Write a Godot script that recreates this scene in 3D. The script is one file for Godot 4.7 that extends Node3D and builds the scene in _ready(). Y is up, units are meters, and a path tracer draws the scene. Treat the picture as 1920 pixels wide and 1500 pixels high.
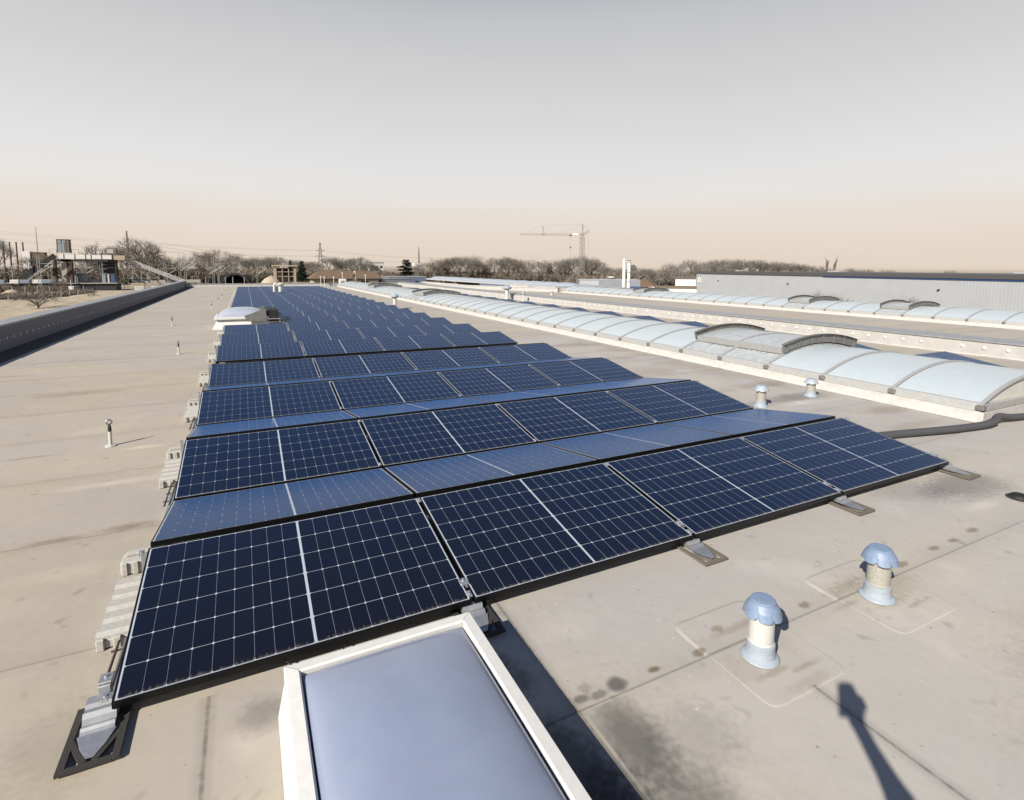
extends Node3D
# A flat warehouse roof with rows of solar panels, rooflights, vents and a station, trees and halls beyond. y is up, metres; y = 0 is the roof.

const CAMERA := Vector3(-0.119, 2.0375, 0.252)
const PANEL_W := 1.722
const PANEL_D := 1.134
const COLUMN := 1.74          # panel pitch along a row
const ROW := 2.357            # pitch from one pair of panels to the next
const TILT := 8.95
const FIRST_X := -0.736       # left end of the array
const GROUND := -4.0
const EXPOSURE := 1.7
const TONE := 0.63            # the photograph is exposed brightly: all paints a little darker than they look

const ORD := ["zeroth", "first", "second", "third", "fourth", "fifth", "sixth", "seventh", "eighth", "ninth", "tenth", "eleventh", "twelfth", "thirteenth", "fourteenth", "fifteenth", "sixteenth", "seventeenth", "eighteenth", "nineteenth", "twentieth", "twenty-first", "twenty-second", "twenty-third", "twenty-fourth", "twenty-fifth", "twenty-sixth", "twenty-seventh", "twenty-eighth", "twenty-ninth", "thirtieth"]

var M := {}
var used := {}
var rng := RandomNumberGenerator.new()


# ---------------------------------------------------------------- mesh builder
class G:
	var st := SurfaceTool.new()
	var group := 0

	func _init() -> void:
		st.begin(Mesh.PRIMITIVE_TRIANGLES)
		st.set_smooth_group(-1)

	func flat() -> void:
		st.set_smooth_group(-1)

	func smooth() -> void:
		group += 1
		st.set_smooth_group(group)

	func tri(a: Vector3, b: Vector3, c: Vector3) -> void:   # counter-clockwise from outside
		st.add_vertex(a); st.add_vertex(c); st.add_vertex(b)

	func quad(a: Vector3, b: Vector3, c: Vector3, d: Vector3) -> void:
		tri(a, b, c)
		tri(a, c, d)

	func box(c: Vector3, s: Vector3, b := Basis.IDENTITY) -> void:
		flat()
		hexa(c, s, b)

	func hexa(c: Vector3, s: Vector3, b: Basis) -> void:
		var h := s / 2
		var p: Array[Vector3] = []
		for i in 8:
			p.append(c + b * Vector3(h.x if i & 1 else -h.x, h.y if i & 2 else -h.y, h.z if i & 4 else -h.z))
		quad(p[4], p[5], p[7], p[6])
		quad(p[1], p[0], p[2], p[3])
		quad(p[5], p[1], p[3], p[7])
		quad(p[0], p[4], p[6], p[2])
		quad(p[6], p[7], p[3], p[2])
		quad(p[0], p[1], p[5], p[4])

	func bbox(c: Vector3, s: Vector3, r: float, b := Basis.IDENTITY) -> void:   # bevelled box
		flat()
		var h := s / 2
		var i := h - Vector3(r, r, r)
		var q := func(x: float, y: float, z: float) -> Vector3: return c + b * Vector3(x, y, z)
		for k in [-1.0, 1.0]:
			var f: Array = [q.call(-i.x, -i.y, k * h.z), q.call(i.x, -i.y, k * h.z), q.call(i.x, i.y, k * h.z), q.call(-i.x, i.y, k * h.z)]
			if k < 0: f.reverse()
			quad(f[0], f[1], f[2], f[3])
			f = [q.call(k * h.x, -i.y, i.z), q.call(k * h.x, -i.y, -i.z), q.call(k * h.x, i.y, -i.z), q.call(k * h.x, i.y, i.z)]
			if k < 0: f.reverse()
			quad(f[0], f[1], f[2], f[3])
			f = [q.call(-i.x, k * h.y, i.z), q.call(i.x, k * h.y, i.z), q.call(i.x, k * h.y, -i.z), q.call(-i.x, k * h.y, -i.z)]
			if k < 0: f.reverse()
			quad(f[0], f[1], f[2], f[3])
		for u in [-1.0, 1.0]:
			for v in [-1.0, 1.0]:
				var e: Array = [q.call(-i.x, u * h.y, v * i.z), q.call(-i.x, u * i.y, v * h.z), q.call(i.x, u * i.y, v * h.z), q.call(i.x, u * h.y, v * i.z)]
				if u * v < 0: e.reverse()
				quad(e[0], e[1], e[2], e[3])
				e = [q.call(u * i.x, -i.y, v * h.z), q.call(u * h.x, -i.y, v * i.z), q.call(u * h.x, i.y, v * i.z), q.call(u * i.x, i.y, v * h.z)]
				if u * v < 0: e.reverse()
				quad(e[0], e[1], e[2], e[3])
				e = [q.call(u * h.x, v * i.y, -i.z), q.call(u * i.x, v * h.y, -i.z), q.call(u * i.x, v * h.y, i.z), q.call(u * h.x, v * i.y, i.z)]
				if u * v > 0: e.reverse()
				quad(e[3], e[2], e[1], e[0])
				for w in [-1.0, 1.0]:
					var t: Array = [q.call(u * h.x, v * i.y, w * i.z), q.call(u * i.x, v * h.y, w * i.z), q.call(u * i.x, v * i.y, w * h.z)]
					if u * v * w < 0: t.reverse()
					tri(t[0], t[1], t[2])

	func bar(a: Vector3, b: Vector3, w: float, h := 0.0) -> void:   # square bar between two points
		var y := (b - a)
		var l := y.length()
		if l < 1e-5: return
		y /= l
		var x := y.cross(Vector3.UP if absf(y.y) < 0.95 else Vector3.RIGHT).normalized()
		var z := x.cross(y)
		box((a + b) / 2, Vector3(w, l, h if h > 0 else w), Basis(x, y, z))

	func tube(pts: Array, radii: Array, n := 8, caps := true) -> void:
		smooth()
		var rings := []
		var x := Vector3.ZERO
		for i in pts.size():
			var d: Vector3 = (pts[mini(i + 1, pts.size() - 1)] - pts[maxi(i - 1, 0)]).normalized()
			if i == 0: x = d.cross(Vector3.UP if absf(d.y) < 0.9 else Vector3.RIGHT).normalized()
			else: x = (x - d * x.dot(d)).normalized()
			var z := x.cross(d)
			var r := []
			for k in n:
				var t := TAU * k / n
				r.append(pts[i] + (x * cos(t) + z * sin(t)) * float(radii[i] if radii.size() > 1 else radii[0]))
			rings.append(r)
		for i in pts.size() - 1:
			for k in n:
				var m := (k + 1) % n
				quad(rings[i][m], rings[i][k], rings[i + 1][k], rings[i + 1][m])
		if caps:
			flat()
			for k in range(1, n - 1):
				tri(rings[0][0], rings[0][k], rings[0][k + 1])
				var e: Array = rings[-1]
				tri(e[0], e[k + 1], e[k])

	func lathe(c: Vector3, prof: Array, n := 24, sharp := false) -> void:   # profile of (radius, height) from below upwards
		smooth()
		for i in prof.size() - 1:
			if sharp: smooth()
			var a: Vector2 = prof[i]
			var b: Vector2 = prof[i + 1]
			for k in n:
				var t := TAU * k / n
				var u := TAU * (k + 1) / n
				var p := c + Vector3(a.x * cos(t), a.y, -a.x * sin(t))
				var q := c + Vector3(a.x * cos(u), a.y, -a.x * sin(u))
				var r := c + Vector3(b.x * cos(u), b.y, -b.x * sin(u))
				var s := c + Vector3(b.x * cos(t), b.y, -b.x * sin(t))
				if a.x > 1e-5: tri(p, q, r)
				if b.x > 1e-5: tri(p, r, s)

	func extrude(poly: Array, a: Vector3, b: Vector3, across: Vector3, up: Vector3) -> void:   # a polygon of (across, up), swept from a to b; counter-clockwise seen from b
		flat()
		var n := poly.size()
		for i in n:
			var p: Vector2 = poly[i]
			var q: Vector2 = poly[(i + 1) % n]
			quad(a + across * p.x + up * p.y, a + across * q.x + up * q.y, b + across * q.x + up * q.y, b + across * p.x + up * p.y)
		var pk := PackedVector2Array(poly)
		var idx := Geometry2D.triangulate_polygon(pk)
		for i in range(0, idx.size(), 3):
			var v := [pk[idx[i]], pk[idx[i + 1]], pk[idx[i + 2]]]
			if (v[1] - v[0]).cross(v[2] - v[0]) < 0: v.reverse()
			tri(b + across * v[0].x + up * v[0].y, b + across * v[1].x + up * v[1].y, b + across * v[2].x + up * v[2].y)
			tri(a + across * v[2].x + up * v[2].y, a + across * v[1].x + up * v[1].y, a + across * v[0].x + up * v[0].y)

	func done(m: Material) -> ArrayMesh:
		st.generate_normals()
		st.set_material(m)
		return st.commit()


# ---------------------------------------------------------------- scene helpers
func numbered(n: String) -> String:
	if not used.has(n):
		used[n] = 0
		return n
	used[n] += 1
	return "%s_%03d" % [n, used[n]]


func tag(o: Node3D, label: String, category: String, group := "", kind := "") -> Node3D:
	o.set_meta("label", label)
	if category: o.set_meta("category", category)
	if group: o.set_meta("group", group)
	if kind: o.set_meta("kind", kind)
	return o


func thing(called: String, label: String, category: String, at := Vector3.ZERO, turn := 0.0, group := "") -> Node3D:
	var o := Node3D.new()
	o.name = numbered(called)
	add_child(o)
	o.position = at
	o.rotation.y = turn
	return tag(o, label, category, group)


func structure(called: String, mesh: Mesh = null) -> Node3D:
	var o: Node3D
	if mesh:
		o = MeshInstance3D.new()
		o.mesh = mesh
	else: o = Node3D.new()
	o.name = numbered(called)
	o.set_meta("kind", "structure")
	add_child(o)
	return o


func part(called: String, mesh: Mesh, parent: Node, at := Vector3.ZERO) -> MeshInstance3D:
	var o := MeshInstance3D.new()
	var n := called
	if parent.has_node(NodePath(n)):
		var k: int = parent.get_meta("count_" + called, 0) + 1
		parent.set_meta("count_" + called, k)
		n = "%s_%03d" % [called, k]
	o.name = n
	o.mesh = mesh
	o.position = at
	parent.add_child(o, true)
	return o


func single(called: String, mesh: Mesh, label: String, category: String, at := Vector3.ZERO, group := "") -> MeshInstance3D:
	var o := MeshInstance3D.new()
	o.name = numbered(called)
	o.mesh = mesh
	add_child(o)
	o.position = at
	tag(o, label, category, group)
	return o


func copy(o: Node3D, called: String, label: String, at: Vector3) -> Node3D:
	var c: Node3D = o.duplicate()
	c.name = numbered(called)
	add_child(c)
	c.position = at
	c.set_meta("label", label)
	return c


# ---------------------------------------------------------------- materials
func lin(r: float, g: float, b: float) -> Color:
	return Color(r, g, b).linear_to_srgb()


func mat(key: String, c: Color, rough := 0.8, metal := 0.0, spec := 0.5) -> StandardMaterial3D:
	var m := StandardMaterial3D.new()
	m.resource_name = key
	m.albedo_color = (c.srgb_to_linear() * TONE).linear_to_srgb() if c != Color.WHITE else c
	m.roughness = rough
	m.metallic = metal
	m.metallic_specular = spec
	M[key] = m
	return m


func noise_tex(freq: float, ramp: Array, size := 512, octaves := 5, seed_ := 1, kind := FastNoiseLite.TYPE_SIMPLEX_SMOOTH) -> NoiseTexture2D:
	var n := FastNoiseLite.new()
	n.noise_type = kind
	n.frequency = freq
	n.fractal_octaves = octaves
	n.seed = seed_
	var t := NoiseTexture2D.new()
	t.width = size
	t.height = size
	t.seamless = true
	t.noise = n
	var g := Gradient.new()
	var offs := PackedFloat32Array()
	var cols := PackedColorArray()
	for i in ramp.size():
		offs.append(float(i) / (ramp.size() - 1))
		cols.append(ramp[i])
	g.offsets = offs
	g.colors = cols
	t.color_ramp = g
	return t


func normal_tex(freq: float, strength: float, size := 512, octaves := 4, seed_ := 5) -> NoiseTexture2D:
	var n := FastNoiseLite.new()
	n.frequency = freq
	n.fractal_octaves = octaves
	n.seed = seed_
	var t := NoiseTexture2D.new()
	t.width = size
	t.height = size
	t.seamless = true
	t.noise = n
	t.as_normal_map = true
	t.bump_strength = strength
	return t


func deep(c: Color) -> Color:
	return (c.srgb_to_linear() * TONE).linear_to_srgb()


func worn(key: String, lo: Color, hi: Color, scale: float, rough := 0.8, metal := 0.0, seed_ := 1, freq := 0.012) -> StandardMaterial3D:   # a surface whose tone wanders between two colours
	var m := mat(key, Color.WHITE, rough, metal)
	m.albedo_texture = noise_tex(freq, [deep(lo), deep(lo.lerp(hi, 0.35)), deep(hi.lerp(lo, 0.25)), deep(hi)], 512, 5, seed_)
	m.uv1_triplanar = true
	m.uv1_world_triplanar = true
	m.uv1_scale = Vector3(scale, scale, scale)
	return m


func make_materials() -> void:
	mat("frame_black", lin(0.012, 0.012, 0.014), 0.35, 0.6)
	var back := mat("back_sheet", lin(0.50, 0.55, 0.62), 0.25)
	back.metallic_specular = 0.2
	# a cell: near black under antireflective glass, its blue film shows at a low angle
	var c := mat("cell", lin(0.06, 0.40, 1.25), 0.2)
	c.metallic_specular = 0.15
	c.albedo_texture = cell_texture()
	c.vertex_color_use_as_albedo = true
	c.rim_enabled = true
	c.rim = 0.55
	c.rim_tint = 1.0
	worn("aluminium", lin(0.50, 0.51, 0.53), lin(0.68, 0.69, 0.71), 3.0, 0.42, 0.7, 3)
	worn("aluminium_grey", lin(0.50, 0.50, 0.49), lin(0.58, 0.58, 0.57), 1.6, 0.55, 0.3, 4)
	worn("deflector", lin(0.20, 0.20, 0.195), lin(0.30, 0.295, 0.28), 1.2, 0.5, 0.3, 8)
	worn("white_frame", lin(0.80, 0.79, 0.75), lin(0.88, 0.87, 0.84), 2.5, 0.5, 0.0, 5)
	worn("concrete", lin(0.48, 0.46, 0.42), lin(0.62, 0.60, 0.55), 3.0, 0.95, 0.0, 6, 0.02)
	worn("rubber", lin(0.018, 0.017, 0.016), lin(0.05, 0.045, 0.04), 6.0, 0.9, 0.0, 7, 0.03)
	worn("rubber_dusty", lin(0.10, 0.085, 0.065), lin(0.24, 0.21, 0.17), 9.0, 0.95, 0.0, 27, 0.03)
	worn("pipe_wrap", lin(0.05, 0.05, 0.055), lin(0.10, 0.10, 0.11), 9.0, 0.75, 0.0, 17, 0.05)
	mat("black", lin(0.008, 0.008, 0.009), 0.7)
	var dome := worn("dome", lin(0.30, 0.345, 0.48), lin(0.34, 0.39, 0.53), 0.7, 0.16, 0.0, 9, 0.008)
	dome.metallic_specular = 0.5
	worn("dome_clear", lin(0.42, 0.47, 0.56), lin(0.50, 0.54, 0.62), 0.7, 0.2, 0.0, 9)
	worn("glazing", lin(0.55, 0.62, 0.66), lin(0.60, 0.67, 0.705), 0.9, 0.3, 0.0, 10, 0.01)
	M["glazing"].metallic_specular = 0.4
	worn("glazing_worn", lin(0.42, 0.45, 0.46), lin(0.58, 0.62, 0.65), 0.6, 0.35, 0.0, 16, 0.015)
	worn("gable", lin(0.62, 0.61, 0.56), lin(0.72, 0.71, 0.66), 1.1, 0.5, 0.0, 21)
	worn("curb_white", lin(0.56, 0.54, 0.51), lin(0.70, 0.68, 0.65), 0.9, 0.7, 0.0, 11)
	worn("wall_face", lin(0.50, 0.485, 0.465), lin(0.60, 0.585, 0.565), 0.4, 0.8, 0.0, 12)
	worn("cap_grey", lin(0.34, 0.35, 0.37), lin(0.44, 0.45, 0.47), 0.5, 0.5, 0.2, 13)
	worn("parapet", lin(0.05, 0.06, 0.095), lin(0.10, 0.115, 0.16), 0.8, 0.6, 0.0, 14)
	worn("vent_pipe", lin(0.60, 0.60, 0.57), lin(0.74, 0.73, 0.70), 8.0, 0.5, 0.0, 15)
	worn("vent_stained", lin(0.34, 0.32, 0.28), lin(0.52, 0.50, 0.45), 8.0, 0.6, 0.0, 19)
	worn("vent_cap", lin(0.20, 0.28, 0.42), lin(0.27, 0.355, 0.50), 7.0, 0.5, 0.0, 18)
	worn("vent_cap_pale", lin(0.36, 0.42, 0.50), lin(0.46, 0.52, 0.58), 7.0, 0.5, 0.0, 20)
	mat("disc", lin(0.85, 0.84, 0.82), 0.4)
	mat("disc_blue", lin(0.50, 0.56, 0.66), 0.4)
	mat("steel", lin(0.55, 0.56, 0.58), 0.3, 0.9)
	mat("white", lin(0.80, 0.79, 0.76), 0.6)
	mat("lamp_white", lin(0.72, 0.70, 0.64), 0.6)
	worn("ground", lin(0.20, 0.155, 0.10), lin(0.50, 0.42, 0.31), 0.012, 1.0, 0.0, 31, 0.02)
	worn("sand", lin(0.34, 0.27, 0.18), lin(0.58, 0.49, 0.36), 0.05, 1.0, 0.0, 32, 0.02)
	worn("bark", lin(0.11, 0.09, 0.07), lin(0.22, 0.19, 0.15), 0.3, 1.0, 0.0, 33)
	mat("twig", lin(0.25, 0.22, 0.185), 1.0)
	mat("twig_grey", lin(0.28, 0.26, 0.235), 1.0)
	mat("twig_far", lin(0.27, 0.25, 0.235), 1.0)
	mat("scrub", lin(0.235, 0.195, 0.155), 1.0)
	mat("needles", lin(0.022, 0.032, 0.020), 1.0)
	worn("brick_dark", lin(0.075, 0.05, 0.04), lin(0.13, 0.09, 0.07), 0.3, 0.9, 0.0, 35)
	worn("roof_tile", lin(0.14, 0.09, 0.055), lin(0.22, 0.15, 0.095), 0.25, 0.9, 0.0, 36)
	worn("plaster_tan", lin(0.42, 0.34, 0.25), lin(0.58, 0.48, 0.37), 0.2, 0.9, 0.0, 37)
	worn("plaster_white", lin(0.66, 0.64, 0.60), lin(0.78, 0.76, 0.72), 0.15, 0.9, 0.0, 38)
	worn("hall_blue", lin(0.12, 0.155, 0.23), lin(0.16, 0.20, 0.285), 0.1, 0.6, 0.0, 39)
	worn("hall_grey", lin(0.48, 0.505, 0.54), lin(0.53, 0.555, 0.59), 0.06, 0.55, 0.0, 40)
	worn("block_grey", lin(0.26, 0.285, 0.33), lin(0.32, 0.345, 0.39), 0.1, 0.6, 0.0, 41)
	mat("fascia", lin(0.10, 0.10, 0.105), 0.6)
	mat("fascia_blue", lin(0.02, 0.07, 0.25), 0.5)
	mat("dark_steel", lin(0.035, 0.035, 0.038), 0.6, 0.2)
	mat("galvanised", lin(0.42, 0.42, 0.41), 0.5, 0.4)
	mat("concrete_pale", lin(0.46, 0.44, 0.40), 0.9)
	mat("glass_blue", lin(0.30, 0.36, 0.42), 0.12)
	mat("glass_dark", lin(0.02, 0.025, 0.03), 0.1)
	mat("panel_white", lin(0.85, 0.84, 0.81), 0.5)
	var dust := mat("dust", lin(0.42, 0.37, 0.30), 0.95)
	dust.albedo_color.a = 0.5
	dust.albedo_texture = grime_texture()
	dust.transparency = BaseMaterial3D.TRANSPARENCY_ALPHA
	mat("rod", lin(0.07, 0.06, 0.05), 0.7)
	var grime := mat("grime", lin(0.05, 0.045, 0.04), 0.9)  # dirt below a vent flap, with the flap's shade painted in
	grime.albedo_texture = grime_texture()
	grime.transparency = BaseMaterial3D.TRANSPARENCY_ALPHA
	mat("rust", lin(0.20, 0.15, 0.10), 0.8)
	mat("crane_yellow", lin(0.32, 0.28, 0.21), 0.6)
	mat("pylon", lin(0.22, 0.20, 0.19), 0.7, 0.3)
	mat("cable", lin(0.16, 0.15, 0.15), 0.7)
	mat("blue_steel", lin(0.05, 0.10, 0.22), 0.5)
	var p := mat("body", Color.WHITE, 0.85)
	p.vertex_color_use_as_albedo = true
	mat("phone", lin(0.02, 0.02, 0.022), 0.3)


func cell_texture() -> ImageTexture:   # one half cell: fine silver wires along its width; multiplies the blue albedo
	var im := Image.create(64, 128, false, Image.FORMAT_RGB8)
	var dark := lin(0.16, 0.0132, 0.0021)
	var wire := lin(0.45, 0.05, 0.013)
	for y in 128:
		var on := (y % 12) < 1
		for x in 64:
			var d := dark
			if on and x % 8 < 6: d = wire
			im.set_pixel(x, y, d)
	im.generate_mipmaps()
	return ImageTexture.create_from_image(im)


func grime_texture() -> ImageTexture:   # dirt washed down in streaks from an edge, also shade under vent flaps
	var im := Image.create(256, 64, false, Image.FORMAT_RGBA8)
	var n := FastNoiseLite.new()
	n.frequency = 0.06
	n.fractal_octaves = 4
	for x in 256:
		var run := 0.45 + 0.55 * n.get_noise_1d(x)
		for y in 64:
			var f := 1.0 - y / 64.0
			var a := clampf((f - 1.0 + run) * 1.2, 0.0, 0.55) * (0.75 + 0.4 * n.get_noise_2d(x * 2.0, y * 0.5))
			im.set_pixel(x, y, Color(1, 1, 1, clampf(a, 0.0, 1.0)))
	im.generate_mipmaps()
	return ImageTexture.create_from_image(im)


# ---------------------------------------------------------------- sky
func sky_image() -> Image:
	var h := 512
	var w := 1024
	var im := Image.create(w, h, false, Image.FORMAT_RGBF)
	# elevation in degrees and linear colour: a dusty beige horizon, pale haze, then the clear blue whose light fills the shadows
	var stops := [[-90.0, 0.176, 0.153, 0.124], [-2.0, 0.365, 0.306, 0.247], [0.0, 0.45, 0.385, 0.321], [2.5, 0.465, 0.409, 0.35], [5.0, 0.474, 0.432, 0.388], [7.4, 0.474, 0.456, 0.441], [9.8, 0.456, 0.452, 0.45], [14.4, 0.412, 0.412, 0.415], [18.8, 0.371, 0.371, 0.375], [23.0, 0.326, 0.329, 0.338], [26.5, 0.259, 0.274, 0.3], [30.0, 0.141, 0.179, 0.25], [34.0, 0.068, 0.112, 0.206], [45.0, 0.026, 0.068, 0.174], [65.0, 0.013, 0.047, 0.147], [90.0, 0.011, 0.041, 0.138]]
	var n := FastNoiseLite.new()
	n.seed = 4
	n.frequency = 0.9
	n.fractal_octaves = 4
	for y in h:
		var e := 90.0 - (y + 0.5) / h * 180.0
		var i := 0
		while i < stops.size() - 2 and e > stops[i + 1][0]: i += 1
		var a: Array = stops[i]
		var b: Array = stops[i + 1]
		var t := clampf((e - a[0]) / (b[0] - a[0]), 0.0, 1.0)
		t = lerpf(t, smoothstep(0.0, 1.0, t), 0.3)
		for x in w:
			var az := TAU * x / w
			var v := 1.0 + 0.018 * n.get_noise_3d(cos(az) * 2.0, e * 0.11, sin(az) * 2.0)
			im.set_pixel(x, y, Color(lerpf(a[1], b[1], t) * v, lerpf(a[2], b[2], t) * v, lerpf(a[3], b[3], t) * v))
	return im


func make_light() -> void:
	var cam := Camera3D.new()
	cam.name = "camera"
	# a view camera: pitched 6 degrees down, the rest of the drop is lens shift, as in the straightened photograph
	cam.position = CAMERA
	cam.near = 0.05
	cam.projection = Camera3D.PROJECTION_FRUSTUM
	cam.size = 2.0 * cam.near * 750.0 / 1007.48
	cam.frustum_offset = cam.near * Vector2(-2.435, -140.69) / 1007.48
	cam.far = 4000.0
	cam.rotation_order = EULER_ORDER_YXZ
	cam.rotation_degrees = Vector3(-6.0, -26.507, 0.343)
	add_child(cam)
	cam.current = true
	var sky := Sky.new()
	var pano := PanoramaSkyMaterial.new()
	pano.panorama = ImageTexture.create_from_image(sky_image())
	sky.sky_material = pano
	var e := Environment.new()
	e.background_mode = Environment.BG_SKY
	e.sky = sky
	e.tonemap_mode = Environment.TONE_MAPPER_LINEAR
	e.tonemap_exposure = EXPOSURE
	e.sdfgi_enabled = true
	e.ssao_enabled = true
	e.ssil_enabled = true
	var we := WorldEnvironment.new()
	we.name = "world_environment"
	we.environment = e
	add_child(we)
	var sun := DirectionalLight3D.new()
	sun.name = "sun"
	sun.light_energy = 1.6
	sun.light_color = Color(1.0, 0.972, 0.925)
	sun.light_angular_distance = 0.5
	sun.shadow_enabled = true
	sun.sky_mode = DirectionalLight3D.SKY_MODE_LIGHT_ONLY
	add_child(sun)
	sun.look_at_from_position(Vector3.ZERO, Vector3(0.7135, -0.5705, -0.4067))


# ---------------------------------------------------------------- the roof we stand on
const MAP_X := -6.4
const MAP_Z := -13.9
const MAP_SIZE := 16.0


func noise_bytes(w: int, h: int, freq: float, seed_: int, octaves: int, to: int, kind := FastNoiseLite.TYPE_SIMPLEX_SMOOTH) -> PackedByteArray:
	var n := FastNoiseLite.new()
	n.noise_type = kind
	n.frequency = freq
	n.fractal_octaves = octaves
	n.seed = seed_
	var im := n.get_seamless_image(w, h)
	if w != to or h != to:
		im.resize(to, to, Image.INTERPOLATE_CUBIC)
	return im.get_data()


func roof_texture(size: int, stained: bool) -> ImageTexture:
	var blotch := noise_bytes(256, 256, 0.016, 11, 5, size)
	var streak := noise_bytes(160, 1024, 0.02, 12, 4, size)
	var grain := noise_bytes(size, size, 0.16, 13, 3, size)
	var speck := noise_bytes(size, size, 0.045, 14, 2, size)
	var pale := noise_bytes(512, 512, 0.03, 15, 5, size)
	var out := PackedByteArray()
	out.resize(size * size * 3)
	var curve := PackedByteArray()   # linear reflectance in 1/1023 to sRGB byte
	curve.resize(1024)
	for i in 1024:
		curve[i] = int(lin(i / 1023.0, 0, 0).r * 255.0 + 0.5)
	var o := 0
	var step := MAP_SIZE / size
	for y in size:
		var z := MAP_Z + (y + 0.5) * step
		var k := (-1.65 - z) / 1.49
		var seam := absf(k - roundf(k)) * 1.49
		var dirt := 0.0
		if seam < 0.16:
			dirt = 0.07 * (1.0 - seam / 0.16)
			if seam < 0.010: dirt += 0.24
		var lane := 0.022 * sin(floorf(k) * 4.7) + 0.012 * sin(floorf(k) * 11.3)
		for x in size:
			var wx := MAP_X + x * step
			var b := blotch[o] * 0.003922 - 0.5
			var s := streak[o] * 0.003922 - 0.5
			var v := 1.0 + b * 0.075 + s * 0.035 + (grain[o] * 0.003922 - 0.5) * 0.07 + lane
			if dirt > 0.0: v -= dirt * (0.35 + streak[o] * 0.0055)
			if speck[o] < 52: v -= (52 - speck[o]) * 0.006
			if pale[o] > 172: v += (pale[o] - 172) * 0.0018
			var t := clampf((wx + 1.0) * 0.35, 0.0, 1.0) if stained else 0.25
			var warm := (b + s) * 0.03
			var r := (0.312 + 0.010 * t) * v + warm * 0.3
			var g := (0.279 + 0.024 * t) * v
			var u := (0.235 + 0.045 * t) * v - warm
			var p := o * 3
			out[p] = curve[clampi(int(r * 1023.0), 8, 1023)]
			out[p + 1] = curve[clampi(int(g * 1023.0), 8, 1023)]
			out[p + 2] = curve[clampi(int(u * 1023.0), 8, 1023)]
			o += 1
	if stained: stain_roof(out, size, grain, pale, streak)
	var im := Image.create_from_data(size, size, false, Image.FORMAT_RGB8, out)
	im.generate_mipmaps()
	return ImageTexture.create_from_image(im)


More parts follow.
